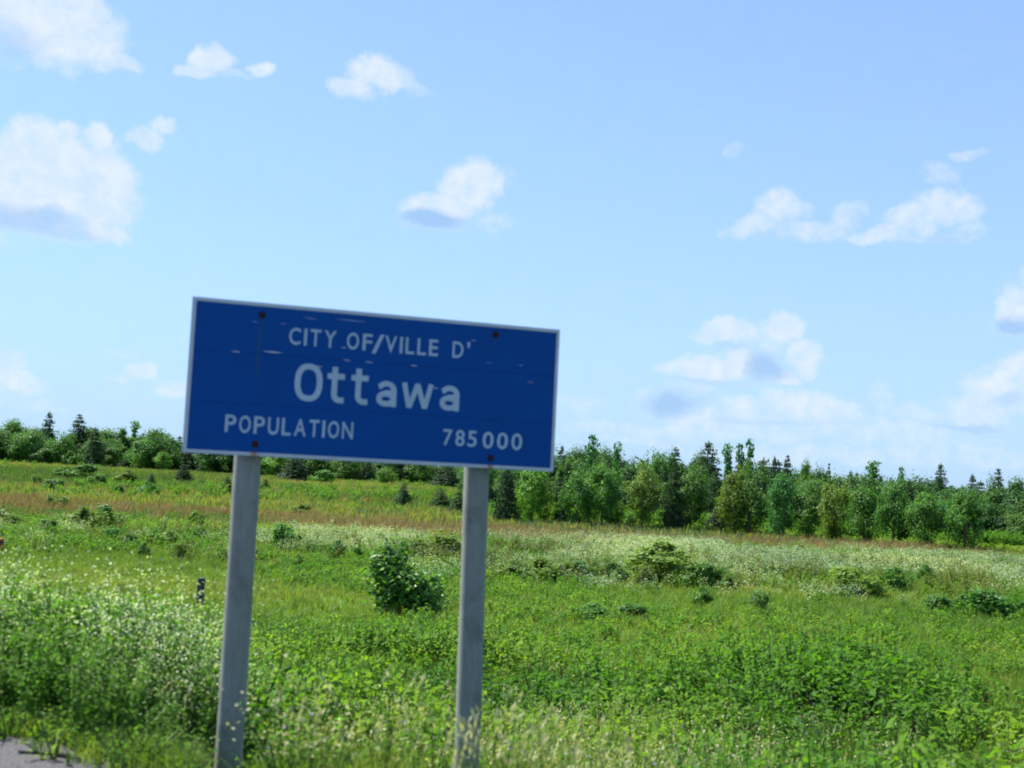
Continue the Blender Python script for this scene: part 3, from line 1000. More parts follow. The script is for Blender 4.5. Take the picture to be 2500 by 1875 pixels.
# --- trees one can point at: kind, x, top, foot, width, label, colour
LEFT = 24.0
NAMED = [
    ('round', 24, 900, 1002, 84, 'wide round leafy tree at the far left end of the distant woods', 'mid', LEFT),
    ('spruce', 98, 888, 1001, 50, 'tall shaggy evergreen rising just right of the leftmost round tree', 'blue', LEFT),
    ('spruce', 164, 894, 1002, 62, 'broad pointed evergreen between the shaggy evergreen and the flat-topped tree', 'deep', LEFT),
    ('round', 238, 905, 1003, 92, 'wide flat-topped leafy tree halfway between frame edge and sign', 'mid', LEFT),
    ('slender', 284, 912, 1004, 34, 'thin wispy tree in the gap left of the tree nearest the sign', 'deep', LEFT),
    ('round', 333, 916, 1006, 88, 'full leafy tree standing clear just left of the sign panel', 'mid', LEFT),
    ('cedar', 383, 940, 1008, 36, 'narrow dark tree touching the left edge of the sign panel', 'dark', LEFT),
    ('bush', 88, 950, 1003, 66, 'grey-green willow in front of the distant woods at left', 'grey', 2.0),
    ('bush', 150, 972, 1006, 40, 'dark low willow beside the grey-green one at left', 'deep', 1.0),
    ('round', 350, 972, 1010, 46, 'bright yellow-green sapling under the tree left of the sign', 'bright', 1.0),
    ('bush', 300, 984, 1014, 34, 'small lime-green sapling at the wood edge left of the sign', 'lime', 0.5),
    ('cedar', 634, 985, 1040, 72, 'dark cedar clump below the sign, nearest the left post', 'dark', 0),
    ('bush', 700, 1010, 1046, 60, 'mid green bush beside the dark cedar below the sign', 'mid', 0),
    ('cedar', 792, 990, 1040, 40, 'dark cedar behind the bright round tree below the sign', 'dark', 2.0),
    ('round', 833, 1008, 1048, 52, 'bright green round tree below the middle of the sign', 'bright', 0),
    ('cedar', 965, 1000, 1055, 74, 'broad dark cedar below the sign, left of the right post', 'dark', 0),
    ('round', 1219, 968, 1119, 70, 'round tree first above the sky line right of the sign', 'deep', 14),
    ('slender', 1272, 941, 1122, 44, 'tall thin tree sticking out of the woods just right of the sign', 'blue', 18),
    ('slender', 1326, 960, 1124, 36, 'thin tree second from the sign above the woods', 'blue', 20),
    ('round', 1418, 965, 1126, 66, 'twin-topped round tree midway between sign and big pine', 'mid', 16),
    ('round', 1443, 966, 1127, 52, 'round tree touching the twin-topped one left of the big pine', 'deep', 18),
    ('spruce', 1524, 951, 1124, 100, 'big dense pine, tallest and broadest in the woods right of the sign', 'mid', 8),
    ('slender', 1567, 963, 1130, 36, 'first of three thin trees right of the big pine', 'blue', 20),
    ('slender', 1592, 960, 1131, 36, 'middle one of three thin trees right of the big pine', 'blue', 21),
    ('slender', 1614, 955, 1132, 34, 'last and tallest of three thin trees right of the big pine', 'blue', 22),
    ('spruce', 1668, 985, 1136, 44, 'pointed spruce next after the three thin trees', 'blue', 16),
    ('spruce', 1697, 982, 1138, 42, 'second pointed spruce after the three thin trees', 'mid', 17),
    ('round', 1735, 986, 1140, 46, 'leaning tree at the end of the pointed spruces', 'deep', 18),
    ('slender', 1882, 999, 1148, 50, 'crooked thin top over the middle of the right-hand woods', 'deep', 18),
    ('slender', 1943, 1010, 1150, 26, 'faint thin spire between crooked top and dark spruce', 'blue', 24),
    ('spruce', 2028, 999, 1156, 62, 'dark pointed spruce standing above the right-hand woods', 'mid', 12),
    ('spruce', 2098, 1024, 1160, 56, 'low pointed spruce between the two taller spruces at right', 'deep', 14),
    ('spruce', 2153, 1011, 1164, 52, 'pointed spruce last before the right frame edge', 'mid', 12),
    # front row on the right
    ('oval', 1123, 1062, 1119, 56, 'small upright tree against the right post at the wood edge', 'mid', 0),
    ('oval', 1174, 1038, 1122, 60, 'pale upright poplar second from the right post', 'olive', 1),
    ('cedar', 1216, 1050, 1123, 44, 'dark narrow cedar beside the pale poplar', 'dark', 0),
    ('oval', 1272, 1024, 1126, 76, 'tall olive poplar in front of the woods right of the sign', 'olive', 1),
    ('oval', 1322, 1060, 1124, 60, 'olive young poplar right of the tall olive one', 'olive', 0),
    ('cedar', 1353, 1020, 1122, 62, 'dark cedar half hidden behind the young poplars', 'dark', 4),
    ('bush', 1362, 1098, 1132, 34, 'small green bush at the meadow edge under the dark cedar', 'mid', 0),
    ('bush', 1416, 1092, 1122, 80, 'pale yellow-green thicket in the gap left of the pine', 'lime', 0),
    ('bush', 1480, 1094, 1134, 50, 'olive bush left of the round dark cedar', 'olive', 0),
    ('cedar', 1517, 1005, 1122, 74, 'dark tall cedar under the big pine', 'deep', 1.5),
    ('cedar', 1550, 1092, 1141, 62, 'round dark cedar alone in front of the big pine', 'dark', 0),
    ('oval', 1652, 1070, 1141, 70, 'dark leafy tree at the wood edge right of the round cedar', 'deep', 1),
    ('bush', 1716, 1094, 1146, 62, 'first grey willow along the right-hand wood edge', 'grey', 0),
    ('bush', 1772, 1096, 1144, 60, 'second grey-green willow along the right-hand wood edge', 'olive', 0),
    ('bush', 1834, 1094, 1147, 72, 'third and widest willow along the right-hand wood edge', 'mid', 0),
    ('bush', 1890, 1100, 1160, 74, 'dull grey willow between the wide willow and the pale one', 'grey', 0),
    ('cedar', 1838, 1032, 1150, 48, 'black-green cedar standing behind the wide willow', 'dark', 5),
    ('bush', 1968, 1126, 1163, 44, 'small pale rounded willow in front of the right-hand woods', 'grey', -1),
    ('round', 2038, 1062, 1169, 90, 'large blue-green leafy tree at the right-hand wood edge', 'blue', 0),
    ('bush', 2086, 1120, 1171, 66, 'olive bush at the foot of the blue-green tree', 'olive', -1),
    ('oval', 2130, 1062, 1172, 76, 'yellow-topped leafy tree right of the blue-green one', 'bright', 3),
    ('cedar', 2180, 1074, 1175, 66, 'dark cedar near the right frame edge', 'dark', 0),
    ('oval', 2218, 1060, 1178, 70, 'leafy tree cut by the right frame edge', 'mid', 1),
]
for (kind, x, yt, yb, w, lab, col, back) in NAMED:
    tree_px(kind, x, yt, yb, w, lab, col, back=back)


def curve(tab, x):
    return float(np.interp(x, [t[0] for t in tab], [t[1] for t in tab]))


# --- trees standing in the gaps between those, each told by its two neighbours
SKYL = [(-300, 895), (0, 903), (200, 910), (400, 928), (600, 950), (1000, 978), (1200, 985)]
FOOT_L = [(-300, 985), (0, 1001), (400, 1022), (600, 1033), (1000, 1053), (1100, 1057)]
SKYR = [(1020, 965), (1219, 956), (1400, 958), (1500, 962), (1750, 984), (1900, 996), (2100, 1016), (2212, 1026), (2500, 1042)]
FOOT_R = [(1040, 1120), (1200, 1130), (1300, 1135), (1500, 1144), (1700, 1161), (1900, 1177), (2212, 1200), (2500, 1215)]
GAPS = [(60, 'round', 'mid', 'rounded leafy tree in the gap between leftmost round tree and shaggy evergreen'),
        (130, 'oval', 'deep', 'upright leafy tree between the shaggy evergreen and the broad pointed one'),
        (200, 'cedar', 'deep', 'dark cedar between the broad pointed evergreen and the flat-topped tree'),
        (306, 'oval', 'deep', 'upright leafy tree between the wispy tree and the one beside the sign'),
        (545, 'oval', 'mid', 'upright leafy tree right behind the top of the left post'),
        (596, 'round', 'bright', 'light green rounded tree just right of the left post, below the sign'),
        (745, 'round', 'mid', 'rounded leafy tree below the sign, left of the bright round one'),
        (895, 'round', 'mid', 'rounded leafy tree below the sign, right of the bright round one'),
        (1020, 'oval', 'deep', 'upright leafy tree hidden partly by the top of the right post'),
        (1090, 'cedar', 'dark', 'dark cedar beneath the sign, close right of the right post'),
        (1148, 'oval', 'bright', 'light leafy tree behind the small upright tree and the pale poplar'),
        (1245, 'oval', 'mid', 'leafy tree between the narrow cedar and the tall olive poplar'),
        (1298, 'round', 'mid', 'rounded leafy tree between the tall olive poplar and the young one'),
        (1385, 'oval', 'olive', 'olive leafy tree between the half hidden cedar and the pale thicket'),
        (1452, 'cedar', 'deep', 'dark cedar behind the pale thicket, left of the big pine'),
        (1490, 'oval', 'mid', 'upright leafy tree touching the left side of the big pine'),
        (1585, 'round', 'olive', 'olive rounded tree just right of the big pine'),
        (1618, 'oval', 'mid', 'upright leafy tree under the three thin trees'),
        (1690, 'round', 'blue', 'blue-green rounded tree behind the first grey willow'),
        (1745, 'oval', 'mid', 'leafy tree between the first and second willows'),
        (1802, 'round', 'olive', 'olive rounded tree between the second willow and the widest one'),
        (1865, 'oval', 'deep', 'leafy tree between the widest willow and the dull grey one'),
        (1928, 'round', 'mid', 'rounded leafy tree between the dull grey willow and the pale one'),
        (1995, 'oval', 'mid', 'leafy tree between the pale rounded willow and the blue-green tree'),
        (2082, 'round', 'deep', 'rounded leafy tree behind the olive bush at right')]
for (x, kind, col, lab) in GAPS:
    left = x < 1080
    yt = curve(SKYL if left else SKYR, x) + (14 if left else 34) + random.uniform(-4, 10)
    tree_px(kind, x, yt, curve(FOOT_L if left else FOOT_R, x), (78 if left else 92) * (.6 if kind == 'cedar' else 1), lab, col, back=3)
# ------------------------------------------------------------------ shrubs and small evergreens in the meadow
SHRUBS = [
    ('cedar', 395, 1002, 1043, 44, 'small round dark cedar in the meadow under the left end of the sign', 'dark'),
    ('cedar', 325, 1022, 1054, 26, 'tiny narrow cedar left of the small round one', 'deep'),
    ('cedar', 489, 1028, 1068, 34, 'small dark cedar touching the left edge of the left post', 'deep'),
    ('cedar', 572, 1034, 1064, 28, 'small dark cedar touching the right edge of the left post', 'deep'),
    ('cedar', 870, 1043, 1093, 42, 'lone little fir-shaped cedar between the posts', 'dark'),
    ('cedar', 951, 1055, 1102, 54, 'wider dark cedar right of the lone little one', 'deep'),
    ('cedar', 990, 1058, 1112, 48, 'dark cedar hard against the left edge of the right post', 'deep'),
    ('bush', 166, 1012, 1033, 84, 'long low green thicket in the far left meadow', 'mid'),
    ('bush', 212, 1032, 1053, 36, 'green bush below the long thicket at far left', 'mid'),
    ('bush', 267, 1022, 1048, 46, 'green bush between the long thicket and tiny narrow cedar', 'olive'),
    ('bush', 315, 1054, 1073, 40, 'green bush just below the tiny narrow cedar', 'mid'),
    ('bush', 118, 1046, 1064, 46, 'flat green bush in the left meadow above the brown grass', 'mid'),
    ('bush', 253, 1058, 1072, 22, 'very small bush above the brown grass at left', 'deep'),
    ('bush', 77, 1036, 1050, 24, 'very small bush near the far left meadow edge', 'deep'),
    ('bush', 234, 1094, 1148, 64, 'dark round shrub in the left meadow, darker of a touching pair', 'deep'),
    ('bush', 182, 1108, 1148, 76, 'olive shrub touching the dark round shrub in the left meadow', 'olive'),
    ('bush', 104, 1130, 1157, 40, 'small shrub left of the touching pair in the meadow', 'mid'),
    ('bush', 8, 1108, 1142, 54, 'olive shrub cut by the left frame edge', 'olive'),
    ('bush', 120, 1074, 1106, 48, 'yellowish shrub growing in the brown grass at left', 'lime'),
    ('bush', 326, 1150, 1181, 38, 'dark small shrub right of the touching pair', 'deep'),
    ('bush', 362, 1158, 1186, 54, 'broad olive shrub next to the dark small one', 'olive'),
    ('bush', 240, 1150, 1175, 40, 'dark little shrub right below the touching pair', 'deep'),
    ('bush', 279, 1162, 1186, 40, 'little shrub midway between touching pair and left post', 'mid'),
    ('bush', 432, 1146, 1170, 32, 'little dark shrub near the left post', 'deep'),
    ('bush', 425, 1112, 1142, 34, 'small shrub above the little dark one near the left post', 'olive'),
    ('bush', 311, 1190, 1208, 22, 'tiny shrub in the bright grass at left', 'mid'),
    ('bush', 386, 1186, 1214, 28, 'reddish tinged little bush left of the left post', 'olive'),
    ('bush', 616, 1134, 1193, 56, 'tall dark shrub just right of the left post', 'deep'),
    ('bush', 738, 1154, 1177, 110, 'long low dark thicket between the posts', 'mid'),
    ('bush', 640, 1210, 1233, 24, 'small shrub below the tall dark one right of the left post', 'deep'),
    ('bush', 727, 1184, 1212, 34, 'small shrub left of the big leafy bush', 'mid'),
    ('bush', 770, 1196, 1216, 22, 'tiny shrub close to the top of the big leafy bush', 'deep'),
    ('bush', 650, 1098, 1116, 44, 'pale low bush in the brown grass between the posts', 'olive'),
    ('bush', 950, 1160, 1215, 110, 'broad grey-olive shrub behind the big leafy bush', 'olive'),
    ('bush', 1099, 1220, 1257, 66, 'yellowish shrub just right of the right post', 'olive'),
    ('bush', 1164, 1224, 1261, 84, 'broad yellowish shrub second from the right post', 'olive'),
    ('bush', 1225, 1226, 1259, 42, 'olive shrub left of the dark hollow shrub', 'olive'),
    ('bush', 1259, 1222, 1262, 46, 'dark hollow shrub in the row right of the right post', 'deep'),
    ('bush', 1304, 1216, 1253, 54, 'olive shrub right of the dark hollow one', 'mid'),
    ('bush', 1337, 1240, 1266, 36, 'small dark shrub left of the large dome shrub', 'deep'),
    ('bush', 1436, 1186, 1266, 116, 'large dome-shaped olive shrub, biggest in the right meadow', 'olive'),
    ('bush', 1402, 1232, 1268, 60, 'low yellowish shrub at the foot of the large dome shrub', 'olive'),
    ('bush', 1514, 1222, 1280, 76, 'dark green shrub right of the large dome shrub', 'mid'),
    ('bush', 1578, 1256, 1278, 36, 'small dark shrub two places right of the dome shrub', 'deep'),
    ('bush', 1511, 1276, 1318, 40, 'lone upright shrub below the dome shrub in the bright grass', 'mid'),
    ('bush', 1278, 1320, 1346, 80, 'low dark leafy clump in the bright grass right of the right post', 'deep'),
    ('bush', 1362, 1316, 1348, 66, 'low dark leafy clump right of the first one', 'deep'),
    ('bush', 1850, 1236, 1290, 92, 'large yellow-olive shrub in the right meadow', 'lime'),
    ('bush', 1640, 1284, 1326, 36, 'dull purplish weed bush in the right meadow', 'grey'),
    ('bush', 1940, 1234, 1283, 60, 'dark green shrub right of the yellow-olive one', 'deep'),
    ('bush', 1996, 1238, 1264, 34, 'small dark shrub among the pale flowers at right', 'deep'),
    ('bush', 2030, 1298, 1334, 56, 'green shrub left of the dark pair near the right edge', 'mid'),
    ('bush', 2136, 1280, 1340, 86, 'dark broad shrub near the right frame edge', 'deep'),
    ('bush', 2192, 1300, 1338, 46, 'dark shrub cut by the right frame edge', 'deep'),
    ('bush', 2088, 1294, 1330, 40, 'dark shrub left of the broad one near the right edge', 'deep'),
]
for (kind, x, yt, yb, w, lab, col) in SHRUBS:
    if kind == 'bush':
        yt, w = (yt - 22, w * 1.4) if yb > 1205 else (yt - 16, w * 1.25)
    tree_px(kind, x, yt, yb, w, lab, col, name='young_cedar' if kind == 'cedar' else 'shrub', cat='tree' if kind == 'cedar' else 'shrub',
            parts=('crown', 'trunk') if kind == 'cedar' else ('foliage', 'stem'))


# the big leafy bush between the posts: two leaders with large glossy leaves
def big_bush():
    rng = np.random.default_rng(91)
    p = at(862, 1334)
    depth = float((p - np.array([0, 0, EYE])) @ _f)
    k = depth / FPX
    g = Geo()
    t = Geo()
    C = []
    spec = [(-26, 40, 46, 46, 0), (-34, 95, 50, 48, 0), (-22, 140, 42, 34, 0), (38, 35, 52, 44, 1), (58, 66, 46, 42, 1), (10, 70, 50, 50, 1), (20, 18, 60, 30, 1), (-44, 125, 30, 30, 0), (70, 30, 30, 32, 1)]
    for (dx, dz, rx, rz, _) in spec:
        c = np.array([dx * k, rng.uniform(-.25, .25), dz * k])
        C.append(c)
        n = int(330 * (rx / 46) * (rz / 42))
        d = unit(rng.normal(size=(n, 3)))
        rr = rng.random(n) ** .4 * rng.uniform(.85, 1.25, n)
        P = c + d * rr[:, None] * np.array([rx * k, .42, rz * k])
        nr = d * .6 + rng.normal(size=(n, 3)) * .5 + np.array([0, 0, .75])
        leaves(g, P, nr, rng.uniform(.032, .105, n), .60, 0, rng)
    for c in C:
        t.tube([(rng.normal() * .04, rng.normal() * .04, -.05), c * [.5, .5, .55] + rng.normal(size=3) * .03, c], [.022, .014, .006], 6)
    o = empty('leafy_bush', p)
    tag(o, 'big dark green bush with glossy leaves and two leaders between the posts', 'bush')
    a = link('foliage', g.mesh('big_leaves', ['bushleaf']), o)
    link('stem', t.mesh('bush_stem', ['bark'], True), o)
    a.color = (1, 1, 1, 1)


M['bushleaf'] = leaf_mat('glossy_bush_leaf', (.034, .115, .014), (.120, .270, .034), .42, .42, .35)
big_bush()


# reddish dead mound in the meadow
def dead_mound():
    rng = np.random.default_rng(5)
    p = at(795, 1087)
    h = px_height(p, 12)
    w = px_height(p, 15)
    g = Geo()
    n = 420
    d = unit(rng.normal(size=(n, 3)))
    d[:, 2] = np.abs(d[:, 2])
    P = d * rng.random((n, 1)) ** .4 * np.array([w, w * .8, h])
    leaves(g, P, d + rng.normal(size=(n, 3)) * .6, rng.uniform(.06, .12, n), .35, 0, rng)
    t = Geo()
    for i in range(9):
        e = unit(np.array([rng.normal() * .8, rng.normal() * .8, .8])) * h
        t.tube([(0, 0, -.05), e * .5, e], [.02, .014, .005], 5)
    o = empty('dead_shrub', p)
    tag(o, 'low reddish brown dead shrub in the meadow between the posts', 'shrub')
    a = link('foliage', g.mesh('dead_leaves', ['deadleaf']), o)
    link('stem', t.mesh('dead_stem', ['bark'], True), o)
    a.color = (1, 1, 1, 1)


M['deadleaf'] = leaf_mat('dead_leaf', (.20, .085, .045), (.30, .13, .065), .2, .8, .1)
dead_mound()

# ------------------------------------------------------------------ posts in the meadow, rubber strip on the gravel
M['oldwood'] = plain_mat('old_dark_wood', (.060, .058, .062), .9, .15, .4, 14, .6)
M['orange'] = plain_mat('orange_marker_paint', (.36, .09, .03), .7, .3, .2, 9)


def stake(name, label, cat, x, ytop, ybase, wpx, mat, cap):
    p = at(x, ybase)
    h = px_height(p, ybase - ytop)
    r = px_height(p, wpx) / 2
    o = empty(name, p)
    tag(o, label, cat)
    g = Geo()
    rng = np.random.default_rng(int(x) + 3)
    pts = [(0, 0, -.4), (.004, 0, h * .3), (-.004, .003, h * .7), (.003, 0, h)]
    g.tube(pts, [r * 1.05, r, r * .97, r * .95], 12)
    an = np.arange(12) * 2 * np.pi / 12
    ring = np.stack([np.cos(an) * r * .95 + .003, np.sin(an) * r * .95, 0 * an + h + rng.normal(size=12) * .004], 1)
    g.grid(np.concatenate([ring, [[0, 0, h + .012]]]), [(i, (i + 1) % 12, 12, 12) for i in range(12)])
    link('shaft', g.mesh('shaft', [mat], True), o)
    if cap:
        g2 = Geo()
        g2.tube([(0, 0, h * .72), (0, 0, h * .86)], [r * 1.06, r * 1.06], 12)
        link('band', g2.mesh('band', [cap], True), o)


stake('fence_post', 'short dark wooden fence stump standing in the grass left of the left post', 'post', 430, 1250, 1322, 17, 'oldwood', None)
stake('marker_post', 'orange-brown marker post cut by the left frame edge', 'post', -2, 1164, 1202, 13, 'orange', 'oldwood')


def strip():
    a, b = at(38, 1634), at(172, 1652)
    c = at(112, 1640)
    g = Geo()
    P = [a, a * .6 + c * .4, c, c * .45 + b * .55, b]
    V = []
    wd = [.002, .010, .014, .010, .002]
    d = unit((b - a) * [1, 1, 0])
    s_ = np.array([-d[1], d[0], 0])
    for p, w in zip(P, wd):
        z = p[2] + .016
        for q, dz in ((s_ * w, -.012), (s_ * w * .7, .012), (-s_ * w * .7, .012), (-s_ * w, -.012)):
            V.append([p[0] + q[0], p[1] + q[1], z + dz])
    F = []
    for k in range(4):
        for j in range(3):
            F.append((k * 4 + j, k * 4 + j + 1, k * 4 + 5 + j, k * 4 + 4 + j))
        F.append((k * 4 + 3, k * 4, k * 4 + 4, k * 4 + 7))
    o_ = Geo()
    o_.grid(np.array(V), F)
    o = link('dark_strip', o_.mesh('dark_strip', ['rubber']))
    tag(o, 'thin tapering black strip lying on the gravel at the lower left corner', 'debris')


M['rubber'] = plain_mat('black_rubber', (.016, .018, .024), .7, .3, .3, 20)
strip()

# ------------------------------------------------------------------ ground cover
def pg_grass(rng, n, h, spread, width, mat='grass', seed=None, lean=.45, flow=None, flow_n=0, flow_size=.02):
    g = Geo()
    a = rng.uniform(0, 6.283, n)
    r = rng.random(n) ** .5 * spread
    base = np.stack([np.cos(a) * r, np.sin(a) * r, np.full(n, -.03)], 1)
    hh = h * rng.uniform(.55, 1.08, n)
    blades(g, base, hh, hh * rng.uniform(.08, lean, n), width * rng.uniform(.7, 1.3, n), rng.uniform(0, 6.283, n), 0, rng)
    mats = [mat]
    if seed:
        k = max(3, n // 3)
        a = rng.uniform(0, 6.283, k)
        r = rng.random(k) ** .5 * spread * 1.5
        top = np.stack([np.cos(a) * r, np.sin(a) * r, h * rng.uniform(.85, 1.3, k)], 1)
        b0 = top * [.5, .5, 0]
        blades(g, b0, top[:, 2], r * .5, np.full(k, width * .45), a, 0, rng)
        for j in range(3):
            P = top + np.stack([np.cos(a), np.sin(a), 0 * a], 1) * .01 * j + [0, 0, -.03 * j]
            leaves(g, P, np.stack([np.sin(a), -np.cos(a), 0 * a], 1) + rng.normal(size=(k, 3)) * .5, width * 1.3 + .016, .28, len(mats), rng, droop=np.array([0, 0, 2.0]))
        mats.append(seed)
    if flow:
        a = rng.uniform(0, 6.283, flow_n)
        r = rng.random(flow_n) ** .5 * spread * 1.3
        P = np.stack([np.cos(a) * r, np.sin(a) * r, h * rng.uniform(.62, 1.12, flow_n)], 1)
        leaves(g, P, rng.normal(size=(flow_n, 3)) * .5 + [0, 0, 1], flow_size * rng.uniform(.6, 1.3, flow_n), .75, len(mats), rng)
        mats.append(flow)
    return g.mesh('tuft', mats)


def pg_weed(rng, h, stems, per, leaf, flow=None, flow_n=0, flow_size=.015, spread=.16, asp=.5, top=.8):
    g = Geo()
    mats = ['weed', 'stem']
    ends = []
    for s_ in range(stems):
        a = rng.uniform(0, 6.283)
        ln_ = rng.uniform(.3, 1.0) * spread * 1.6
        hh = h * rng.uniform(.65, 1.1)
        e = np.array([math.cos(a) * ln_, math.sin(a) * ln_, hh])
        b0 = np.array([math.cos(a), math.sin(a), 0]) * rng.uniform(0, spread * .4) + [0, 0, -.03]
        m_ = (b0 + e) / 2 + [0, 0, hh * .08]
        g.tube([b0, m_, e], [.006, .0045, .002], 4, 1)
        n = per
        t = np.clip(rng.uniform(.12, 1.03, n), 0, 1)
        P = np.where(t[:, None] < .5, b0 + (m_ - b0) * (t * 2)[:, None], m_ + (e - m_) * (t * 2 - 1)[:, None])
        la = rng.uniform(0, 6.283, n)
        out = np.stack([np.cos(la), np.sin(la), 0 * la], 1)
        sz = leaf * rng.uniform(.6, 1.25, n) * (1.1 - .45 * t)
        P = P + out * (sz * rng.uniform(.6, 1.4, n))[:, None] + rng.normal(size=(n, 3)) * .012
        nr = np.array([0, 0, 1.0]) + out * rng.uniform(.1, .9, n)[:, None] + rng.normal(size=(n, 3)) * .3
        leaves(g, P, nr, sz, asp, 0, rng, droop=out * 1.5)
        ends.append(e)
    if flow:
        mats.append(flow)
        for e in ends:
            n = max(1, flow_n // stems)
            P = e + rng.normal(size=(n, 3)) * np.array([.055, .055, .09]) * (h + .3) + [0, 0, -.02]
            leaves(g, P, rng.normal(size=(n, 3)) * .6 + [0, 0, .8], flow_size * rng.uniform(.6, 1.3, n), .8, 2, rng)
    return g.mesh('weed', mats)


def scatter(name, meshes, P, scale, tint, label, cat, pick=None, tilt=.14, stretch=None):
    """One ground-cover object: its plants are instanced on the points of its mesh."""
    n = len(P)
    col = bpy.data.collections.new(name + '_kinds')
    for k, me in enumerate(meshes):
        col.objects.link(bpy.data.objects.new(f'{name}_kind_{k:02d}', me))
    me = bpy.data.meshes.new(name)
    me.vertices.add(n)
    me.vertices.foreach_set('co', np.asarray(P, np.float32).ravel())

    def attr(nm, ty, val, key='value'):
        a = me.attributes.new(nm, ty, 'POINT')
        a.data.foreach_set(key, val.ravel())
    sc3 = np.repeat(np.asarray(scale, np.float32)[:, None], 3, 1)
    if stretch is not None:
        sc3[:, 2] *= stretch
    attr('size', 'FLOAT_VECTOR', sc3.astype(np.float32), 'vector')
    attr('tint', 'FLOAT', np.clip(tint, 0, 1).astype(np.float32))
    attr('pick', 'INT', (R.integers(0, len(meshes), n) if pick is None else pick).astype(np.int32))
    rot = np.stack([R.normal(size=n) * tilt, R.normal(size=n) * tilt, R.uniform(0, 6.283, n)], 1)
    attr('turn', 'FLOAT_VECTOR', rot.astype(np.float32), 'vector')
    o = link(name, me)
    nt = bpy.data.node_groups.new(name, 'GeometryNodeTree')
    nt.interface.new_socket('Geometry', in_out='INPUT', socket_type='NodeSocketGeometry')
    nt.interface.new_socket('Geometry', in_out='OUTPUT', socket_type='NodeSocketGeometry')
    gi, go = nt.nodes.new('NodeGroupInput'), nt.nodes.new('NodeGroupOutput')
    iop = nt.nodes.new('GeometryNodeInstanceOnPoints')
    ci = nt.nodes.new('GeometryNodeCollectionInfo')
    ci.inputs['Collection'].default_value = col
    ci.inputs['Separate Children'].default_value = True
    ci.inputs['Reset Children'].default_value = True
    L = nt.links.new
    L(gi.outputs[0], iop.inputs['Points'])
    L(ci.outputs[0], iop.inputs['Instance'])
    iop.inputs['Pick Instance'].default_value = True

    def named(nm, ty):
        a = nt.nodes.new('GeometryNodeInputNamedAttribute')
        a.data_type = ty
        a.inputs['Name'].default_value = nm
        return a.outputs['Attribute']
    L(named('pick', 'INT'), iop.inputs['Instance Index'])
    L(named('turn', 'FLOAT_VECTOR'), iop.inputs['Rotation'])
    L(named('size', 'FLOAT_VECTOR'), iop.inputs['Scale'])
    L(iop.outputs[0], go.inputs[0])
    md = o.modifiers.new('plants', 'NODES')
    md.node_group = nt
    tag(o, label, cat, kind='stuff')
    return o


def field(n, y0, y1, margin=5.0, slope=.44, pw=1.0):
    """Random points of the wedge of ground in view between two distances."""
    u_ = R.random(n)
    y = np.sqrt(y0 * y0 + u_ * (y1 * y1 - y0 * y0)) if pw == 1 else y0 + (y1 - y0) * u_ ** pw
    x = R.uniform(-1, 1, n) * (y * slope + margin)
    return x, y


def pts(x, y):
    return np.stack([x, y, terrain(x, y)], 1)


rg = lambda k: np.random.default_rng(1000 + k)
bcast = wav

def clear_posts(x, y, r=.17, front=1.25):
    """Keeps plants off the posts and off the trodden strip on their road side."""
    ok = np.ones(len(x), bool)
    for q, p in enumerate(POSTS):
        ok &= (x - p[0]) ** 2 + (y - p[1]) ** 2 > r ** 2
        if q == 0:
            ok &= ~((np.abs(x - p[0] * y / p[1] + .02) < .16) & (y < p[1]) & (y > p[1] - front))
    return ok


# 1. near verge: broad-leaved weeds down the ditch slope
x, y = field(16000, 4.5, 21.5, 3.5)
s = road_s(x, y)
edge = .45 + .30 * wav(x, y, 2.2, 21)
ymax = 19.0 + 1.6 * wav(x, y, .45, 22)
ok = (s > edge) & (y < ymax) & (R.random(len(x)) < .25 + .75 * sstep(-.5, .5, wav(x, y, .9, 23)))
ok &= clear_posts(x, y)
x, y, s = x[ok], y[ok], s[ok]
small = .42 + .58 * sstep(.4, 2.4, s)
t = np.clip(.46 + .40 * wav(x, y, .8, 24) + R.normal(size=len(x)) * .12, 0, .8)
scatter('broad_leaved_weeds', [pg_weed(rg(k), .55, 5, 20, .060, spread=.19, asp=.55) for k in range(4)] + [pg_weed(rg(k + 10), .62, 4, 20, .052, spread=.17, asp=.36) for k in range(3)],
        pts(x, y), small * R.uniform(.6, 1.25, len(x)) * (1 + .30 * np.clip(wav(x, y, 1.0, 25), -1, 1)) * (1 + .2 * sstep(14, 18, y)), t, 'thick green broad-leaved weeds covering the verge slope beyond the gravel', 'weeds')

# 2. near grass between the weeds
x, y = field(15000, 4.4, 22, 3.5)
s = road_s(x, y)
ok = (s > .12 + .2 * wav(x, y, 2.6, 31)) & (y < 21) & clear_posts(x, y)
x, y, s = x[ok], y[ok], s[ok]
t = .45 + .25 * wav(x, y, .7, 32) + R.normal(size=len(x)) * .12
scatter('verge_grass', [pg_grass(rg(20 + k), 26, .46, .10, .009) for k in range(4)],
        pts(x, y), (.26 + .74 * sstep(.4, 2.4, s)) * R.uniform(.7, 1.25, len(x)), t, 'green grass growing among the weeds on the verge', 'grass')


# short olive turf where the verge meets the gravel
S0, T0 = R.uniform(-7, 5, 5200), R.uniform(-.22, .95, 5200)
ok = R.random(5200) < sstep(-.26, .22, T0 + .12 * np.sin(S0 * 2.3))
x, y = road_xy(S0[ok], edge_out(S0, T0)[ok])
ok = clear_posts(x, y)
x, y = x[ok], y[ok]
scatter('edge_turf', [pg_grass(rg(25 + k), 20, .15, .07, .007, 'grass', None, .9) for k in range(2)] + [pg_weed(rg(28), .16, 5, 8, .022, spread=.1)],
        pts(x, y), R.uniform(.5, 1.2, len(x)), R.uniform(.1, .8, len(x)), 'short olive turf creeping over the gravel edge', 'grass')


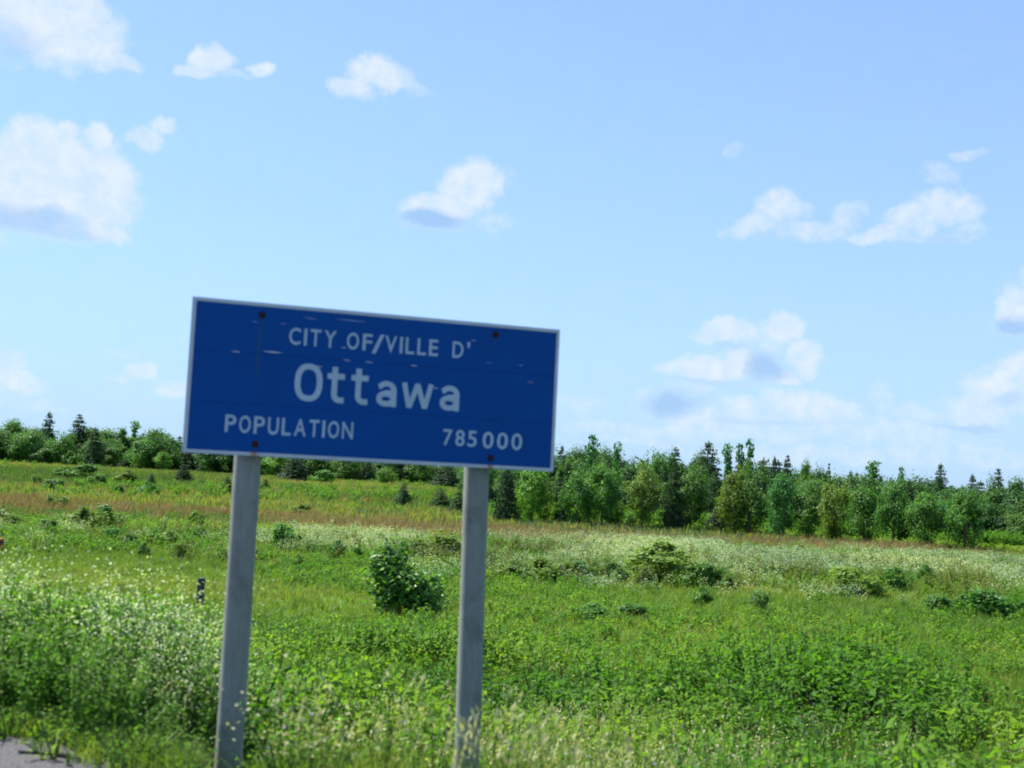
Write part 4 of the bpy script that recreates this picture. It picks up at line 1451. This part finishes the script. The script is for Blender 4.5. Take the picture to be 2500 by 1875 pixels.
# 3. pale seeding grass at the feet of the posts and across the lower middle
def patch(n, x0, x1, y0, y1):
    """Ground points under a patch of the photograph (pixels)."""
    out = [at(R.uniform(x0, x1), R.uniform(y0, y1)) for _ in range(n)]
    return np.array(out)


P = np.concatenate([patch(230, 1040, 1640, 1640, 1840), patch(70, 1080, 1400, 1580, 1700), patch(18, 340, 430, 1560, 1660), patch(28, 640, 960, 1660, 1800), patch(40, 1500, 2250, 1700, 1850), patch(30, 740, 1000, 1560, 1700)])
P = P[clear_posts(P[:, 0], P[:, 1], .3, 1.4)]
t = R.uniform(.2, .9, len(P))
scatter('seeding_grass', [pg_grass(rg(30 + k), 18, .50, .15, .005, 'grass', 'seed', .6) for k in range(3)],
        P, R.uniform(.7, 1.15, len(P)), t, 'pale straw-coloured seeding grass around the feet of the posts', 'grass')

P = np.concatenate([patch(120, 1040, 1640, 1600, 1800), patch(34, 1560, 2200, 1640, 1800), patch(30, 620, 960, 1600, 1760), patch(26, 1090, 1300, 1500, 1600)])
P = P[clear_posts(P[:, 0], P[:, 1], .3, 1.4)]
scatter('cream_wildflowers', [pg_weed(rg(35 + k), .50, 6, 16, .028, 'seed', 64, .011, .16, .4) for k in range(4)],
        P, R.uniform(.7, 1.25, len(P)), R.uniform(.2, .8, len(P)), 'cream wildflowers in front of and beside the right post', 'wildflowers')

# 4. tall white-flowering weeds by the gravel at the left
x = R.uniform(-5.4, -1.85, 900)
y = R.uniform(6.9, 10.6, 900)
s = road_s(x, y)
fall = sstep(-1.75, -2.6, x + .25 * wav(x, y, 1.5, 41))
ok = (s > .30) & (s < 3.6) & (R.random(900) < fall * .8)
x, y, s, fall = x[ok], y[ok], s[ok], fall[ok]
sc = (.62 + .56 * sstep(.4, 1.5, s)) * (.65 + .35 * fall) * R.uniform(.8, 1.1, len(x))
scatter('tall_flowering_weeds', [pg_weed(rg(40 + k), .98, 7, 46, .034, 'white', 150, .0088, .17, .45) for k in range(5)] + [pg_weed(rg(46 + k), .9, 7, 50, .036, None, 0, .01, .17, .5) for k in range(3)],
        pts(x, y), sc, R.uniform(.2, .6, len(x)), 'tall bushy weeds with small white flowers beside the gravel at left', 'weeds',
        np.where(wav(x, y, 1.9, 44) + .35 * R.normal(size=len(x)) > -.25, R.integers(0, 5, len(x)), R.integers(5, 8, len(x))))
# the same kind, lower, spilling round the left post and over the slope
x, y = field(700, 6.5, 17, 3)
s = road_s(x, y)
w = wav(x, y, .75, 43)
ok = (s > .7) & (w > .45)
for p in POSTS:
    ok &= (x - p[0]) ** 2 + (y - p[1]) ** 2 > .2 ** 2
x, y = x[ok], y[ok]
scatter('white_wildflowers', [pg_weed(rg(50 + k), .62, 6, 20, .026, 'white', 18, .009, .15, .4) for k in range(3)],
        pts(x, y), R.uniform(.7, 1.1, len(x)), R.uniform(.2, .7, len(x)), 'low white wildflowers dotted over the verge slope', 'wildflowers')
# 5. violet, pink and yellow flowers
x, y = field(950, 7, 20, 3)
s = road_s(x, y)
ok = (s > 1.0) & (wav(x, y, .6, 51) > .05)
x, y = x[ok], y[ok]
scatter('violet_and_clover_flowers', [pg_weed(rg(60), .62, 4, 12, .028, 'purple', 16, .010, .12), pg_weed(rg(61), .60, 4, 12, .03, 'pink', 5, .014, .12), pg_weed(rg(62), .66, 4, 12, .03, 'pink', 5, .013, .12), pg_weed(rg(63), .55, 4, 12, .03, 'yellow', 3, .012, .12)],
        pts(x, y), R.uniform(.8, 1.15, len(x)), R.uniform(.2, .6, len(x)), 'violet vetch and pinkish clover heads among the verge weeds', 'wildflowers')

# 6. bright meadow grass beyond the verge
x, y = field(15000, 18, 50, 6)
ok = y > 18.5 + 1.6 * wav(x, y, .45, 22)
x, y = x[ok], y[ok]
t = .42 + .34 * wav(x, y, .25, 61) + R.normal(size=len(x)) * .14
scatter('meadow_grass', [pg_grass(rg(70 + k), 30, .27, .22, .016, lean=.9) for k in range(4)] + [pg_grass(rg(75 + k), 22, .34, .2, .012, 'grass', None, .8) for k in range(2)],
        pts(x, y), R.uniform(.7, 1.25, len(x)), t, 'bright green meadow grass behind the verge weeds', 'grass')
x, y = field(7000, 19, 56, 6)
ok = wav(x, y, .35, 63) > -.1
x, y = x[ok], y[ok]
scatter('meadow_weeds', [pg_weed(rg(80 + k), .36, 7, 16, .055, spread=.24) for k in range(4)],
        pts(x, y), R.uniform(.6, 1.2, len(x)), R.uniform(.1, .9, len(x)), 'leafy green weeds scattered through the bright meadow grass', 'weeds')

# olive scrub hummocks behind the bright grass
x, y = field(2600, 40, 56, 7)
ok = (R.random(len(x)) < .15 + .85 * sstep(-.1, .7, wav(x, y, .5, 68) + .5 * wav(x, y, 1.3, 69))) & (R.random(len(x)) < .25 + .75 * sstep(-8, 2, x))
x, y = x[ok], y[ok]
M['scrub'] = leaf_mat('scrub_leaf', (.095, .130, .022), (.175, .205, .045), .42, .6, .15, True, (.07, .14, .025))


def as_scrub(me):
    me.materials[0] = M['scrub']
    return me


scatter('olive_scrub', [as_scrub(pg_weed(rg(86 + k), .85, 9, 22, .055, spread=.34)) for k in range(4)],
        pts(x, y), R.uniform(.45, 1.1, len(x)), R.uniform(.0, .9, len(x)), 'low yellowish olive scrub in hummocks behind the bright grass', 'scrub')

# 7. pale blooming meadow (mostly on the right), in drifts with green hollows between
x, y = field(36000, 36, 80, 8)
side = sstep(-12, 6, x + 5 * wav(x, y, .12, 71))
drift = sstep(-.6, .35, wav(x, y, .22, 74) + .45 * wav(x, y, .8, 76)) * sstep(37, 57, y + 5 * wav(x, y, .15, 72))
keep = (y < 62 + 6 * side + 2 * wav(x, y, .15, 73)) & (R.random(len(x)) < (.06 + .90 * side) * drift)
x, y = x[keep], y[keep]
scatter('pale_meadow_flowers', [pg_grass(rg(90 + k), 16, .44, .36, .024, 'grass', None, .7, 'pale', 80, .022) for k in range(3)] + [pg_weed(rg(95 + k), .52, 8, 16, .06, 'pale', 110, .022, .3) for k in range(3)],
        pts(x, y), R.uniform(.6, 1.3, len(x)), .35 + .25 * wav(x, y, .3, 75) + R.normal(size=len(x)) * .12, 'pale greenish white flowers filling the middle of the right meadow', 'wildflowers')
x, y = field(11000, 42, 82, 8)
scatter('rough_grass', [pg_grass(rg(100 + k), 24, .26, .36, .028, lean=.9) for k in range(3)] + [pg_weed(rg(105 + k), .38, 7, 16, .07, spread=.3) for k in range(3)],
        pts(x, y), R.uniform(.7, 1.25, len(x)), .40 + .36 * wav(x, y, .18, 77) + R.normal(size=len(x)) * .14, 'rough yellow-green grass in the middle of the meadow', 'grass')

# 8. rust-brown grass band
x, y = field(15000, 57, 92, 10)
b = y - 2.2 * wav(x, y, .08, 81) - 1.5 * wav(x, y, .35, 82)
ok = (b > 62 + 5 * sstep(-5, 20, x)) & (b < 85 - 5 * sstep(5, 30, x)) & (R.random(len(x)) < .10 + .75 * sstep(-.5, .7, wav(x, y, .16, 83) + .5 * wav(x, y, .6, 84)))
x, y = x[ok], y[ok]
scatter('rusty_grass', [pg_grass(rg(110 + k), 24, .72, .45, .030, 'brown', None, .6) for k in range(3)],
        pts(x, y), R.uniform(.7, 1.2, len(x)), R.uniform(.1, .9, len(x)), 'band of rust-brown grass crossing the far meadow', 'grass')
# 9. blue-green reeds in front of the right-hand woods
x, y = field(9000, 76, 118, 10)
b = y - 2.0 * wav(x, y, .08, 91)
ok = (b > 79) & (b < 98) & (x > -4 + 5 * wav(x, y, .1, 92))
x, y = x[ok], y[ok]
scatter('green_reeds', [pg_grass(rg(120 + k), 30, .48, .5, .04, 'reed', None, .4) for k in range(3)],
        pts(x, y), R.uniform(.7, 1.15, len(x)), R.uniform(.1, .9, len(x)), 'blue-green reeds along the foot of the right-hand woods', 'reeds')
# bright fringe between reeds and trees
P = np.array([at(xx, curve(FOOT_R, xx) + R.uniform(-3, 7)) for xx in R.uniform(1380, 2300, 420)])
scatter('lime_undergrowth', [pg_weed(rg(130 + k), .65, 8, 22, .10, spread=.45) for k in range(3)],
        P, R.uniform(.6, 1.2, len(P)), R.uniform(.6, 1.0, len(P)), 'bright lime undergrowth fringing the right-hand woods', 'undergrowth')
# the depth of the woods behind the trees one can pick out
M['woodleaf'] = leaf_mat('woodland_leaves', (.046, .128, .027), (.076, .178, .037), .45, .55, .2, True, (.10, .16, .03))
M['woodneedle'] = leaf_mat('woodland_needles', (.030, .075, .028), (.058, .112, .040), .26, .6, .2, True)


def wood_kinds():
    out = []
    for kind, mat in (('round', 'woodleaf'), ('oval', 'woodleaf'), ('spruce', 'woodneedle'), ('cedar', 'woodneedle')):
        for (cm, tm) in PROTO[kind][:3]:
            me = cm.copy()
            me.materials.clear()
            me.materials.append(M[mat])
            out.append(me)
    return out


def woodland(name, label, sky, foot, x0, x1, step, backs, extra, wpx):
    P, S, T, K, H = [], [], [], [], []
    for row, bk in enumerate(backs):
        for x in np.arange(x0, x1, step):
            x = x + random.uniform(-.4, .4) * step
            p = at(x, curve(foot, x))
            d = ray(x, curve(foot, x))
            q = p[:2] + d[:2] / np.linalg.norm(d[:2]) * (bk + random.uniform(-3, 3))
            z = float(terrain(q[0], q[1]))
            depth = float((np.array([q[0], q[1], z]) - [0, 0, EYE]) @ _f)
            yt = curve(sky, x) + extra[row] + random.uniform(-12, 34)
            k = random.choice([0, 1, 2, 3, 4, 5, 3, 4, 5, 0, 1, 6, 7, 8, 9, 10, 11])
            if k > 5:
                yt += random.uniform(-6, 30)
            h = EYE + ray(x, yt)[2] * depth - z
            w = wpx * random.choice((.75, .9, 1.0, 1.15, 1.4, 1.8)) * random.uniform(.9, 1.15) * depth / FPX * (.72 if k > 5 else 1.15)
            P.append((q[0], q[1], z - .05))
            S.append(w)
            H.append(max(.6, h / w))
            T.append(random.uniform(.0, .6))
            K.append(k)
    return scatter(name, wood_kinds(), np.array(P), np.array(S), np.array(T), label, 'woods', np.array(K), .02, np.array(H))


woodland('distant_woodland', 'dense mixed woods closing the meadow behind the left half', SKYL, FOOT_L, -420, 1180, 24, (9, 18, 28), (36, 22, 14), 62)
woodland('near_woodland', 'dense mixed woods closing the meadow on the right', SKYR, FOOT_R, 1050, 2560, 27, (9, 16, 24, 33), (56, 30, 12, 0), 72)
P = np.array([at(xx, curve(FOOT_L, xx) - 1) for xx in R.uniform(-300, 1120, 260)])
scatter('wood_edge_undergrowth', [pg_weed(rg(160 + k), 1.7, 10, 26, .2, spread=.9) for k in range(3)],
        P, R.uniform(.6, 1.2, len(P)), R.uniform(.1, .9, len(P)), 'green undergrowth along the foot of the distant woods', 'undergrowth')
P = np.array([at(xx, curve(FOOT_R, xx) - R.uniform(0, 5)) for xx in R.uniform(1050, 2400, 380)])
scatter('wood_foot_bushes', [pg_weed(rg(165 + k), 1.3, 10, 26, .13, spread=.6) for k in range(3)],
        P, R.uniform(.6, 1.2, len(P)), R.uniform(.0, .7, len(P)), 'dark green undergrowth under the right-hand woods', 'undergrowth')
# 10. far meadow up to the distant woods on the left
x, y = field(30000, 84, 285, 12)
ok = (x < 18 + 8 * wav(x, y, .05, 95)) | (y < 100)
x, y = x[ok], y[ok]
t = .45 + .42 * wav(x, y, .07, 97) + R.normal(size=len(x)) * .12
scatter('far_grass', [pg_grass(rg(140 + k), 26, .50, .8, .06) for k in range(3)] + [pg_grass(rg(146), 26, .5, .8, .06, 'reed'), pg_grass(rg(147), 26, .5, .8, .06, 'brown')],
        pts(x, y), R.uniform(.7, 1.3, len(x)), t, 'yellow-green grass reaching to the distant woods on the left', 'grass')
x, y = field(2600, 95, 240, 12)
ok = (x < 10) & (wav(x, y, .09, 98) > .15)
x, y = x[ok], y[ok]
scatter('far_low_bushes', [pg_weed(rg(150 + k), 1.0, 8, 22, .13, spread=.5) for k in range(3)],
        pts(x, y), R.uniform(.5, 1.1, len(x)), R.uniform(.2, .8, len(x)), 'low green bushes dotting the grass before the distant woods', 'undergrowth')
